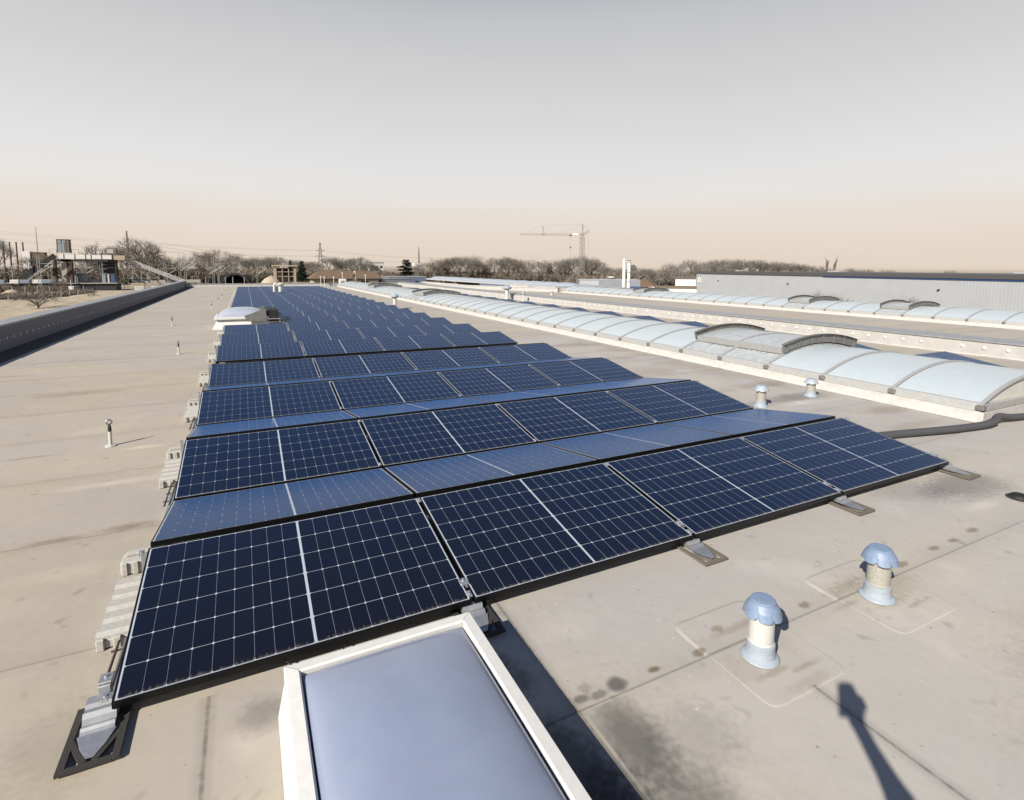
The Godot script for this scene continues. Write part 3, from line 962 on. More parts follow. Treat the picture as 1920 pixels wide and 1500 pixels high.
func make_panel(split: bool) -> Node3D:   # origin at the middle of the low edge, on the top face; the panel reaches back along -z
	var o := Node3D.new()
	var g := G.new()
	var w := PANEL_W
	g.bbox(Vector3(0, -0.0175, -LIP / 2), Vector3(w, 0.035, LIP), 0.0012)
	g.bbox(Vector3(0, -0.0175, -PANEL_D + LIP / 2), Vector3(w, 0.035, LIP), 0.0012)
	for s in [-1, 1]:
		g.bbox(Vector3(s * (w - LIP) / 2, -0.0175, -PANEL_D / 2), Vector3(LIP, 0.035, PANEL_D - 2 * LIP - 0.0006), 0.0012)
	part("frame", g.done(M["frame_black"]), o)
	g = G.new()
	g.box(Vector3(0, -0.0045, -PANEL_D / 2), Vector3(w - 2 * LIP - 0.0004, 0.006, PANEL_D - 2 * LIP - 0.0004))
	part("back_sheet", g.done(M["back_sheet"]), o)
	var ds := SurfaceTool.new()   # dust that has washed down to the low edge
	ds.begin(Mesh.PRIMITIVE_TRIANGLES)
	var hw := w / 2 - LIP
	for q in [[-hw, 0.0], [hw, 1.0], [hw, 0.0], [-hw, 0.0], [-hw, 1.0], [hw, 1.0]]:
		ds.set_uv(Vector2((q[0] / w + 0.5) * 4.0, q[1]))
		ds.set_normal(Vector3.UP)
		ds.add_vertex(Vector3(q[0], -0.0003, -LIP - 0.05 * q[1]))
	ds.set_material(M["dust"])
	part("dust", ds.commit(), o)
	if split:
		for j in 6:
			for i in 18:
				var c := cell_centre(i, j)
				part("solar_cell", cell_meshes[rng.randi() % cell_meshes.size()], o, Vector3(c.x, 0, c.y))
	else:
		var st := SurfaceTool.new()
		st.begin(Mesh.PRIMITIVE_TRIANGLES)
		for j in 6:
			for i in 18: add_cell(st, cell_centre(i, j), cell_tone())
		st.set_material(M["cell"])
		var cells := part("solar_cells", st.commit(), o)
		cells.set_meta("kind", "stuff")
	return o


var cell_meshes := []


func low_edge(row: int) -> float:
	return -2.499 - ROW * row - (0.258 if row >= 4 else 0.0)


func place_panel(proto: Node3D, called: String, at: Vector3, front: bool, label: String, group: String) -> void:
	var p: Node3D = proto.duplicate()
	p.name = numbered(called)
	add_child(p)
	p.position = at
	p.rotation_order = EULER_ORDER_YXZ
	p.rotation = Vector3(deg_to_rad(TILT), 0.0 if front else PI, 0)
	p.rotation.x += rng.randf_range(-0.0015, 0.0015)
	tag(p, label, "solar panel", group)


func make_panels() -> void:
	rng.seed = 21
	for i in 10:
		var st := SurfaceTool.new()
		st.begin(Mesh.PRIMITIVE_TRIANGLES)
		add_cell(st, Vector2.ZERO, cell_tone())
		st.set_material(M["cell"])
		cell_meshes.append(st.commit())
	var fine := make_panel(true)
	var plain := [make_panel(false), make_panel(false), make_panel(false)]
	for row in 22:
		for col in 4:
			if (row == 7 and col == 0) or (row == 17 and col == 1): continue
			var x := FIRST_X + COLUMN * (col + 0.5)
			var near := row < 2
			place_panel(fine if near else plain[(row * 4 + col) % 3], "solar_panel", Vector3(x, 0.11, low_edge(row)), true, "solar panel sloping up away from the near dome, %s row, %s from its parapet end" % [ORD[row + 1], ORD[col + 1]], "solar panels facing the near dome")
			if row < 4:
				place_panel(fine if row == 0 else plain[(row + col) % 3], "solar_panel", Vector3(x, 0.11, low_edge(row + 1) + 0.04 + (0.258 if row == 3 else 0.0)), false, "solar panel behind the ridge, sloping away, %s row, %s from its parapet end" % [ORD[row + 1], ORD[col + 1]], "solar panels sloping away behind the ridges")
	for row in 19:   # the second array, between the rooflight and the low wall
		place_panel(plain[row % 3], "solar_panel", Vector3(12.73, 0.11, low_edge(row)), true, "solar panel half hidden behind the barrel rooflight, %s back along the low white wall" % ORD[row + 1], "solar panels behind the barrel rooflight")
	fine.free()
	for p in plain: p.free()
	# rails under the array, with the clamps that hold the panels
	var g := G.new()
	g.bbox(Vector3(0, 0.012, 0), Vector3(0.028, 0.01, 0.05), 0.002)
	g.tube([Vector3(0, 0.016, 0), Vector3(0, 0.022, 0)], [0.008], 6)
	var clamp := g.done(M["aluminium"])
	g = G.new()
	g.box(Vector3(0, 0.0, 0), Vector3(0.03, 0.2, 0.04))
	var post := g.done(M["aluminium"])
	for col in 5:
		var x := FIRST_X + COLUMN * col - (0.009 if col > 0 else 0.0) - (0.02 if col == 0 else 0.0) + (0.02 if col == 4 else 0.0)
		var rail := thing("mounting_rail", ["aluminium mounting rail along the parapet side of the panels, beside the concrete ballast", "aluminium mounting rail under the first joint from the parapet side", "aluminium mounting rail under the middle joint of the panel rows", "aluminium mounting rail under the last joint before the rooflight side", "aluminium mounting rail along the rooflight side of the panels"][col], "rail", Vector3(x, 0, 0), 0.0, "mounting rails of the panel array")
		g = G.new()
		var end := low_edge(21) - 1.2
		g.box(Vector3(0, 0.03, (-2.5 + end) / 2), Vector3(0.04, 0.035, -end - 2.5))
		part("rail_profile", g.done(M["aluminium"]), rail)
		for row in 14:
			part("clamp", clamp, rail, Vector3(0, 0.105, low_edge(row) - 0.05)).rotation.x = deg_to_rad(TILT)
			part("clamp", clamp, rail, Vector3(0, 0.274, low_edge(row) - 1.07)).rotation.x = deg_to_rad(TILT)
			part("ridge_post", post, rail, Vector3(0, 0.14, low_edge(row) - 1.155))


func make_feet() -> void:   # end supports of the rails: a rubber pad with triangular cut-outs, a folded aluminium shoe, a clamp
	var pad := G.new()
	var o := 0.012
	for s in [-1, 1]:
		pad.box(Vector3(s * 0.093, o, 0.0), Vector3(0.028, 0.014, 0.36))
		pad.bar(Vector3(s * 0.088, o + 0.001, 0.02), Vector3(s * 0.018, o + 0.001, 0.158), 0.022, 0.013)
	pad.box(Vector3(0, o, 0.170), Vector3(0.157, 0.0142, 0.022))
	pad.box(Vector3(0, o, -0.14), Vector3(0.157, 0.0142, 0.08))
	var pad_mesh := pad.done(M["rubber"])
	var dusty := pad_mesh.duplicate()
	dusty.surface_set_material(0, M["rubber_dusty"])
	var shoe := G.new()
	var prof := [Vector2(-0.16, 0.078), Vector2(-0.105, 0.082), Vector2(-0.095, 0.066), Vector2(-0.075, 0.066), Vector2(-0.062, 0.074), Vector2(-0.045, 0.058), Vector2(-0.035, 0.036), Vector2(-0.012, 0.044), Vector2(-0.002, 0.034), Vector2(0.012, 0.026)]
	for i in prof.size() - 1:
		var a: Vector2 = prof[i]
		var b: Vector2 = prof[i + 1]
		shoe.quad(Vector3(-0.062, b.y, b.x), Vector3(0.062, b.y, b.x), Vector3(0.062, a.y, a.x), Vector3(-0.062, a.y, a.x))
		for s in [-1, 1]:
			shoe.quad(Vector3(s * 0.062, 0.024, a.x), Vector3(s * 0.062, 0.024, b.x), Vector3(s * 0.062, b.y, b.x), Vector3(s * 0.062, a.y, a.x))
	var tip := [Vector3(-0.07, 0.027, 0.012), Vector3(0.07, 0.027, 0.012), Vector3(0.045, 0.023, 0.085), Vector3(0.012, 0.0215, 0.145), Vector3(-0.012, 0.0215, 0.145), Vector3(-0.045, 0.023, 0.085)]
	for i in range(1, 5): shoe.tri(tip[0], tip[i + 1], tip[i])
	var shoe_mesh := shoe.done(M["aluminium"])
	var clamp := G.new()
	clamp.bbox(Vector3(0, 0.088, -0.17), Vector3(0.05, 0.06, 0.035), 0.004)
	clamp.bbox(Vector3(0, 0.124, -0.195), Vector3(0.055, 0.012, 0.07), 0.003)
	clamp.tube([Vector3(0, 0.128, -0.20), Vector3(0, 0.138, -0.20)], [0.009], 6)
	var clamp_mesh := clamp.done(M["aluminium"])
	var first: Node3D = null
	var labels := ["aluminium rail end support on black pad, at the parapet corner of the first panel", "aluminium rail end support in shadow at the corner of the dome rooflight", "aluminium rail end support under the middle joint of the first panel row", "aluminium rail end support between the middle joint and the rooflight-side end", "aluminium rail end support at the rooflight-side end of the first panel row"]
	for i in 5:
		var x: float = [FIRST_X - 0.036, 1.0, 2.735, 4.475, 6.235][i]
		if first == null:
			first = thing("end_support", labels[0], "rail support", Vector3(x, 0.008, -2.46), 0.0, "rail end supports along the first panel row")
			part("rubber_pad", pad_mesh, first)
			part("shoe", shoe_mesh, first)
			part("clamp", clamp_mesh, first)
		else:
			var c := copy(first, "end_support", labels[i], Vector3(x, 0.008, -2.46))
			if i > 1: c.get_node("rubber_pad").mesh = dusty
	# a loose black cable below the first row
	var g := G.new()
	g.tube([Vector3(-0.1, 0.10, -2.62), Vector3(-0.02, 0.05, -2.54), Vector3(0.06, 0.012, -2.45), Vector3(0.16, 0.01, -2.44), Vector3(0.26, 0.03, -2.5), Vector3(0.34, 0.07, -2.6)], [0.004], 6)
	single("panel_cable", g.done(M["black"]), "thin black cable drooping below the first solar panel", "cable")


func make_ballast() -> void:   # ribbed concrete blocks that weigh the frame down, on the parapet side
	var base := G.new()
	base.bbox(Vector3(0, 0.03, 0), Vector3(0.28, 0.05, 0.60), 0.006)
	var base_mesh := base.done(M["concrete"])
	var ribs := []
	for k in 5:
		var g := G.new()
		g.extrude([Vector2(-0.056, 0.0), Vector2(0.056, 0.0), Vector2(0.054, 0.016), Vector2(0.028, 0.032), Vector2(-0.053, 0.024)], Vector3(-0.142 + 0.008 * (k % 2), 0, 0), Vector3(0.14, 0, 0), Vector3(0, 0, 1), Vector3.UP)
		ribs.append(g.done(M["concrete"]))
	var lug := G.new()
	for k in 4: lug.bbox(Vector3(-0.12 + 0.075 * k, 0.034, 0.306), Vector3(0.036, 0.064, 0.02), 0.004)
	var lug_mesh := lug.done(M["concrete"])
	var small := G.new()
	small.bbox(Vector3(0, 0.045, 0), Vector3(0.26, 0.085, 0.14), 0.006)
	small.bbox(Vector3(0, 0.10, -0.03), Vector3(0.22, 0.022, 0.05), 0.004)
	var small_mesh := small.done(M["concrete"])
	var small_lug := G.new()
	for k in 3: small_lug.bbox(Vector3(-0.105 + 0.06 * k, 0.045, 0.076), Vector3(0.03, 0.085, 0.012), 0.003)
	var small_lug_mesh := small_lug.done(M["concrete"])
	for row in 20:
		if row == 7: continue
		var z := low_edge(row)
		var b := thing("ballast_block", "long ribbed pale concrete ballast block at the parapet end of the %s panel row" % ORD[row + 1], "ballast block", Vector3(-0.765, 0.004, z - 0.90), rng.randf_range(-0.02, 0.02), "ribbed ballast blocks along the array")
		part("slab", base_mesh, b)
		for k in 5: part("rib", ribs[k], b, Vector3(0, 0.0555, 0.24 - k * 0.12))
		part("lugs", lug_mesh, b).set_meta("kind", "stuff")
		var s := thing("ballast_block", "short concrete ballast block near the ridge of the %s panel row, parapet end" % ORD[row + 1], "ballast block", Vector3(-0.80, 0.004, z - 1.46), rng.randf_range(-0.04, 0.04), "short ballast blocks along the array")
		part("block", small_mesh, s)
		part("lugs", small_lug_mesh, s).set_meta("kind", "stuff")
	# dark threaded rods between the blocks
	for row in 4:
		var g := G.new()
		for d in [0.0, 0.035]:
			g.tube([Vector3(d, 0, 0), Vector3(d, 0, -0.56)], [0.007], 6)
		for q in 3: g.box(Vector3(0.03, 0.0, -0.1 - 0.18 * q), Vector3(0.1, 0.008, 0.008))
		single("tie_rod", g.done(M["rod"]), "dark tie rods beside the %s panel row, in front of its ballast" % ORD[row + 1], "rod", Vector3(-0.80, 0.045, low_edge(row) - 0.04), "tie rods beside the panels")


# ---------------------------------------------------------------- vents, pins, hose
func cap_mesh(r: float, h: float, lobes: int, m: Material) -> ArrayMesh:   # a mushroom cap whose skirt is cut into flaps
	var g := G.new()
	g.smooth()
	var n := 56
	var prof := [[0.0, 0.97], [0.40, 0.965], [0.58, 0.94], [0.63, 0.90], [0.64, 0.82], [0.86, 0.52], [0.99, 0.16], [0.955, 0.15], [0.82, 0.44], [0.6, 0.62], [0.0, 0.62]]
	var at := func(p: Array, k: int) -> Vector3:
		var t := TAU * k / n
		var skirt: float = clampf((p[0] - 0.66) / 0.3, 0.0, 1.0) if p[1] < 0.87 else 0.0
		var cut := pow(absf(sin(t * lobes / 2.0)), 0.25)
		var rr: float = r * p[0] * (1.0 - 0.10 * skirt * (1.0 - cut))
		return Vector3(rr * cos(t), h * (p[1] + skirt * (1.0 - cut) * 0.16), -rr * sin(t))
	for i in prof.size() - 1:
		g.smooth()
		for k in n:
			var a: Vector3 = at.call(prof[i], k)
			var b: Vector3 = at.call(prof[i], k + 1)
			var c: Vector3 = at.call(prof[i + 1], k + 1)
			var d: Vector3 = at.call(prof[i + 1], k)
			if i > 0: g.tri(a, c, b)
			if i < prof.size() - 2: g.tri(a, d, c)
	return g.done(m)


func make_vent(label: String, at: Vector3, height: float, r: float, pipe: String, cap: String, foot: String) -> void:
	var t := thing("roof_vent", label, "vent", at, rng.randf() * TAU, "pipe vents near the camera")
	var g := G.new()
	g.lathe(Vector3.ZERO, [Vector2(r * 1.55, 0.004), Vector2(r * 1.5, 0.012), Vector2(r * 1.22, 0.024), Vector2(r * 1.14, 0.05), Vector2(r * 1.13, 0.088), Vector2(r * 1.02, 0.09)], 32, true)
	part("foot_collar", g.done(M[foot]), t)
	g = G.new()
	g.lathe(Vector3.ZERO, [Vector2(r, 0.085), Vector2(r, height - 0.05), Vector2(r * 0.9, height - 0.05), Vector2(r * 0.9, 0.1)], 32, true)
	g.lathe(Vector3.ZERO, [Vector2(r * 1.01, 0.089), Vector2(r * 1.06, 0.093), Vector2(r * 1.06, 0.099), Vector2(r * 1.005, 0.102)], 32)
	part("pipe", g.done(M[pipe]), t)
	part("cap", cap_mesh(r * 1.58, height * 0.32, 7, M[cap]), t, Vector3(0, height * 0.69, 0))


func make_cowl(label: String, at: Vector3, height: float, r: float, cr: float) -> void:
	var t := thing("exhaust_cowl", label, "vent", at)
	var g := G.new()
	g.lathe(Vector3.ZERO, [Vector2(r * 1.3, 0.0), Vector2(r * 1.3, height * 0.18), Vector2(r, height * 0.2), Vector2(r, height * 0.72)], 20, true)
	part("pipe", g.done(M["vent_pipe"]), t)
	g = G.new()
	g.lathe(Vector3.ZERO, [Vector2(r * 0.9, height * 0.66), Vector2(cr, height * 0.78), Vector2(cr * 1.02, height * 0.86), Vector2(cr * 0.55, height * 0.97), Vector2(0.0, height)], 24, true)
	part("cap", g.done(M["vent_cap_pale"]), t)


func make_small_things() -> void:
	rng.seed = 5
	make_vent("white pipe vent with blue mushroom cap, nearest to the person's arm shadow", Vector3(2.235, 0.008, -1.525), 0.328, 0.062, "vent_pipe", "vent_cap", "vent_cap_pale")
	make_vent("stained grey pipe vent with blue cap on the dirtier of two membrane patches", Vector3(3.345, 0.008, -1.565), 0.325, 0.064, "vent_stained", "vent_cap", "vent_cap_pale")
	make_vent("pale grey pipe vent with lobed cap just behind the end of the second panel row", Vector3(6.74, 0.0, -5.16), 0.325, 0.068, "vent_stained", "vent_cap_pale", "vent_cap_pale")
	make_vent("pale grey pipe vent with lobed cap close to the nearer barrel rooflight", Vector3(8.01, 0.008, -5.24), 0.29, 0.068, "vent_stained", "vent_cap_pale", "vent_cap_pale")
	make_cowl("tall galvanised exhaust pipe with round cowl at the rooflight side of the array", Vector3(6.47, 0, -26.1), 0.78, 0.085, 0.20)
	make_cowl("squat exhaust cowl standing before the low white wall with discs", Vector3(15.2, 0, -31.4), 0.95, 0.13, 0.30)
	make_cowl("thin vent pipe with small cap before the low white wall, beside the squat cowl", Vector3(15.25, 0, -29.2), 0.62, 0.05, 0.10)
	var clear := "small pale roof vent pipe on the far roof strip before the second barrel rooflight"
	make_cowl(clear, Vector3(21.0, 0, -35.5), 0.30, 0.08, 0.14)
	# twin pipes in the slot where a panel is left out
	var t := thing("twin_exhaust", "pair of white exhaust pipes rising from the gap among the far panels", "vent", Vector3(2.1, 0, -43.2))
	var g := G.new()
	g.lathe(Vector3(0.12, 0, 0), [Vector2(0.14, 0), Vector2(0.14, 0.62), Vector2(0.26, 0.72), Vector2(0.27, 0.80), Vector2(0.0, 0.92)], 20, true)
	part("cowled_pipe", g.done(M["vent_pipe"]), t)
	g = G.new()
	g.tube([Vector3(-0.30, 0, 0), Vector3(-0.30, 0.66, 0), Vector3(-0.26, 0.78, 0), Vector3(-0.14, 0.84, 0)], [0.085], 12)
	part("bent_pipe", g.done(M["plaster_white"]), t)
	g = G.new()
	g.box(Vector3(-0.1, 0.05, 0.35), Vector3(1.9, 0.1, 0.2))
	single("gap_kerb", g.done(M["curb_white"]), "pale kerb at the near side of the gap among the far panels", "kerb", Vector3(2.05, 0, -43.0))
	# lifeline anchor posts
	var post := G.new()
	post.lathe(Vector3.ZERO, [Vector2(0.055, 0.0), Vector2(0.055, 0.012), Vector2(0.018, 0.016), Vector2(0.017, 0.17)], 16, true)
	var collar := G.new()
	collar.lathe(Vector3.ZERO, [Vector2(0.017, 0.17), Vector2(0.017, 0.18), Vector2(0.019, 0.182), Vector2(0.016, 0.232), Vector2(0.012, 0.236), Vector2(0.010, 0.255)], 16, true)
	var ring := G.new()
	var pts := []
	for i in 17: pts.append(Vector3(0.026 * cos(TAU * i / 16), 0.278 + 0.026 * sin(TAU * i / 16), 0))
	ring.tube(pts, [0.008], 8, false)
	var meshes := [post.done(M["vent_pipe"]), collar.done(M["dark_steel"]), ring.done(M["steel"])]
	var first: Node3D = null
	var spots := [Vector3(-1.56, 0.004, -7.09), Vector3(-1.57, 0.004, -14.34), Vector3(-2.42, 0.004, -21.5), Vector3(-1.61, 0.004, -29.4), Vector3(-1.51, 0.004, -34.5), Vector3(-1.47, 0.004, -39.2), Vector3(-1.44, 0.004, -46.5), Vector3(-1.46, 0.004, -53.0)]
	for i in spots.size():
		var label := "roof anchor post with ring eye beside the panels, %s from the camera" % ORD[i + 1]
		if first == null:
			first = thing("anchor_post", label, "anchor post", spots[0], 0.5, "anchor posts beside the array")
			part("post", meshes[0], first)
			part("collar", meshes[1], first)
			part("ring_eye", meshes[2], first)
		else: copy(first, "anchor_post", label, spots[i])
	# hose of wrapped cable from the array to the rooflight
	var h := [Vector3(5.9, 0.05, -3.55), Vector3(6.5, 0.05, -3.46), Vector3(7.1, 0.05, -3.34), Vector3(7.6, 0.055, -3.22), Vector3(8.05, 0.06, -3.13), Vector3(8.42, 0.07, -3.08), Vector3(8.66, 0.09, -3.09)]
	var h2 := [Vector3(8.62, 0.075, -3.09), Vector3(8.72, 0.10, -3.115), Vector3(8.86, 0.11, -3.125), Vector3(9.1, 0.075, -3.10), Vector3(9.5, 0.06, -3.06), Vector3(10.2, 0.055, -3.02), Vector3(11.5, 0.055, -3.0)]
	var hose := thing("cable_hose", "thick dark grey wrapped cable hose lying from the first panel row to the rooflight corner", "hose")
	g = G.new()
	g.tube(spline(h), [0.048], 14)
	part("hose_run", g.done(M["pipe_wrap"]), hose)
	g = G.new()
	g.tube(spline(h2), [0.044], 14)
	part("hose_run", g.done(M["pipe_wrap"]), hose)
	# black outlet at the edge of the picture
	var d := thing("roof_outlet", "black domed roof outlet on the stained membrane at the picture edge", "roof outlet", Vector3(6.06, 0.004, -1.88))
	g = G.new()
	g.lathe(Vector3.ZERO, [Vector2(0.075, 0.0), Vector2(0.07, 0.02), Vector2(0.05, 0.036), Vector2(0.0, 0.042)], 20)
	part("dome", g.done(M["black"]), d)
	g = G.new()
	g.lathe(Vector3.ZERO, [Vector2(0.095, 0.0), Vector2(0.093, 0.006), Vector2(0.07, 0.008)], 20, true)
	part("flange", g.done(M["rubber"]), d)
	make_open_dome()


func spline(p: Array) -> Array:
	var c := Curve3D.new()
	for i in p.size():
		var a: Vector3 = p[maxi(i - 1, 0)]
		var b: Vector3 = p[mini(i + 1, p.size() - 1)]
		c.add_point(p[i], (a - b) / 6, (b - a) / 6)
	c.bake_interval = 0.05
	return Array(c.get_baked_points())


func make_open_dome() -> void:   # the smoke hatch that stands in place of a panel
	var t := thing("smoke_hatch", "white dome smoke hatch with open grey wind deflectors, among the panels", "rooflight", Vector3(-0.25, 0, -20.35))
	var g := G.new()
	var lo := [Vector3(-0.88, 0.004, 0.8), Vector3(0.88, 0.004, 0.8), Vector3(0.88, 0.004, -0.8), Vector3(-0.88, 0.004, -0.8)]
	var hi := [Vector3(-0.74, 0.30, 0.66), Vector3(0.74, 0.30, 0.66), Vector3(0.74, 0.30, -0.66), Vector3(-0.74, 0.30, -0.66)]
	for i in 4: g.quad(lo[i], lo[(i + 1) % 4], hi[(i + 1) % 4], hi[i])
	g.quad(hi[0], hi[1], hi[2], hi[3])
	part("upstand", g.done(M["white_frame"]), t)
	g = G.new()
	for s in [-1, 1]:
		g.bbox(Vector3(0, 0.35, s * 0.71), Vector3(1.62, 0.09, 0.09), 0.012)
		g.bbox(Vector3(s * 0.765, 0.352, 0), Vector3(0.09, 0.09, 1.32), 0.012)
	part("frame", g.done(M["white_frame"]), t)
	part("dome", dome_mesh(0.72, 0.66, 0.37, 0.30, M["dome_clear"]), t)
	for s in [1, -1]:
		g = G.new()
		g.extrude([Vector2(0.16, 0.24), Vector2(0.72, 0.25), Vector2(0.72, 0.64), Vector2(0.55, 0.60), Vector2(0.06, 0.42)], Vector3(0, 0, s * 0.80 - 0.012), Vector3(0, 0, s * 0.80 + 0.012), Vector3.RIGHT, Vector3.UP)
		g.box(Vector3(0.44, 0.25, s * 0.83), Vector3(0.56, 0.02, 0.06))
		part("wind_deflector", g.done(M["deflector"]), t)
	g = G.new()
	g.bbox(Vector3(0.92, 0.46, 0.1), Vector3(0.36, 0.28, 1.3), 0.02)  # black box added to stand for the hatch's dark open inside
	part("drive_box", g.done(M["black"]), t)
	g = G.new()
	g.box(Vector3(0.95, 0.30, 0.1), Vector3(0.42, 0.03, 1.36))
	g.box(Vector3(1.18, 0.34, 0.30), Vector3(0.16, 0.30, 0.02), Basis(Vector3.RIGHT, -0.4))
	part("bracket", g.done(M["aluminium"]), t)


# ---------------------------------------------------------------- trees
func sliver(g: G, a: Vector3, d: Vector3, l: float, w: float) -> void:
	var s := d.cross(Vector3(rng.randf_range(-1, 1), rng.randf_range(-1, 1), rng.randf_range(-1, 1))).normalized() * w
	g.tri(a - s, a + s, a + d * l)


func jitter(d: Vector3, spread: float) -> Vector3:
	var r := Vector3(rng.randf_range(-1, 1), rng.randf_range(-1, 1), rng.randf_range(-1, 1))
	return (d + r * spread).normalized()


func grow(trunk: G, crown: G, p: Vector3, d: Vector3, l: float, r: float, depth: int, o: Dictionary) -> void:
	var mid := p + d * l * 0.5
	var d2: Vector3 = (jitter(d, 0.16) + Vector3.UP * o.lift).normalized()
	var end: Vector3 = mid + d2 * l * 0.5
	var g := trunk if depth < 2 else crown
	g.tube([p, mid, end], [r, r * 0.85, r * 0.68], 6 if depth < 1 else (4 if depth < 3 else 3), false)
	if depth >= o.depth:
		crown.flat()
		for i in o.twigs:
			var q := p.lerp(end, rng.randf_range(0.2, 1.0))
			sliver(crown, q, (jitter(d2, 0.9) + Vector3.UP * o.lift).normalized(), rng.randf_range(0.45, 1.0) * o.twig, 0.011 * o.thick)
		return
	var n: int = o.forks + (1 if rng.randf() < 0.4 else 0)
	for i in n:
		var t := TAU * (i + rng.randf() * 0.6) / n
		var x: Vector3 = d2.cross(Vector3.RIGHT if absf(d2.x) < 0.8 else Vector3.UP).normalized()
		var y: Vector3 = d2.cross(x)
		var ang: float = rng.randf_range(0.6, 1.25) * o.spread
		var nd: Vector3 = (d2 * cos(ang) + (x * cos(t) + y * sin(t)) * sin(ang)).normalized()
		var at := end if i < 2 else mid.lerp(end, rng.randf())
		grow(trunk, crown, at, nd, l * rng.randf_range(0.66, 0.88), r * 0.57, depth + 1, o)


func tree_meshes(seed_: int, o: Dictionary, bark: String, twig: String) -> Array:   # a bare tree 10 m tall
	rng.seed = seed_
	var trunk := G.new()
	var crown := G.new()
	crown.flat()
	grow(trunk, crown, Vector3.ZERO, jitter(Vector3.UP, 0.05), o.first, 0.24 * o.get("stout", 1.0), 0, o)
	var a := trunk.done(M[bark])
	var b := crown.done(M[twig])
	var top := maxf(a.get_aabb().end.y, b.get_aabb().end.y)
	return [a, b, top]


func bare_tree(meshes: Array, at: Vector3, height: float, wide: float, turn: float, label: String, group := "") -> void:
	var t := thing("bare_tree", label, "tree", at, turn, group)
	var s: float = height * 1.14 / meshes[2]
	for i in 2:
		var p := part(["trunk", "crown"][i], meshes[i], t)
		p.scale = Vector3(s * wide, s, s * wide)


func conifer_meshes(seed_: int, layered: bool) -> Array:   # 10 m tall
	rng.seed = seed_
	var trunk := G.new()
	trunk.tube([Vector3.ZERO, Vector3(0.1, 5, 0), Vector3(0, 9.6, 0)], [0.28, 0.2, 0.04], 6, false)
	var crown := G.new()
	crown.flat()
	var y := 1.4
	while y < 9.9:
		var k := (y - 1.4) / 8.5
		var reach: float = (3.6 * pow(1.0 - k, 0.5) * rng.randf_range(0.45, 1.15)) if layered else 1.9 * (1.0 - k) + 0.15
		var n := 5 if layered else 9
		for i in n:
			var t := rng.randf() * TAU
			var len := reach * rng.randf_range(0.55, 1.05)
			var d := Vector3(cos(t), rng.randf_range(-0.05, 0.22) if layered else -0.25, sin(t)).normalized()
			var p := Vector3(0, y, 0)
			trunk.tube([p, p + d * len], [0.06, 0.02], 3, false)
			crown.flat()
			for q in int((60 if layered else 30) * len):
				var c := p + d * len * sqrt(rng.randf()) + Vector3(rng.randf_range(-0.5, 0.5), rng.randf_range(-0.12, 0.16), rng.randf_range(-0.5, 0.5)) * (0.35 + len * 0.2)
				sliver(crown, c, jitter(d, 0.8), rng.randf_range(0.3, 0.65), 0.13)
		y += rng.randf_range(0.35, 0.75) if layered else 0.38
	return [trunk.done(M["bark"]), crown.done(M["needles"]), 10.0]


func scrub_mesh(seed_: int, h: float, n: int, lean: float) -> ArrayMesh:   # a thicket of stems and twigs about a metre and a half across
	rng.seed = seed_
	var g := G.new()
	g.flat()
	for i in n:
		var p := Vector3(rng.randf_range(-0.8, 0.8), 0, rng.randf_range(-0.8, 0.8))
		var d := jitter(Vector3.UP, lean)
		var l := h * rng.randf_range(0.5, 1.0)
		sliver(g, p, d, l, 0.03)
		for k in 5:
			sliver(g, p + d * l * rng.randf_range(0.25, 0.9), jitter(d, 0.8), l * rng.randf_range(0.2, 0.4), 0.022)
	return g.done(M["scrub"])


func scatter(called: String, label: String, category: String, mesh: Mesh, places: Array, kind := "stuff") -> void:
	var mm := MultiMesh.new()
	mm.transform_format = MultiMesh.TRANSFORM_3D
	mm.mesh = mesh
	mm.instance_count = places.size()
	for i in places.size(): mm.set_instance_transform(i, places[i])
	var o := MultiMeshInstance3D.new()
	o.name = numbered(called)
	o.multimesh = mm
	add_child(o)
	tag(o, label, category, "", kind)


func thicket(from: Vector3, to: Vector3, depth: float, n: int, lo: float, hi: float) -> Array:
	var out := []
	for i in n:
		var p := from.lerp(to, rng.randf()) + Vector3(0, 0, rng.randf_range(-depth, depth))
		var s := rng.randf_range(lo, hi)
		out.append(Transform3D(Basis(Vector3.UP, rng.randf() * TAU).scaled(Vector3(s * 1.4, s, s * 1.4)), p))
	return out


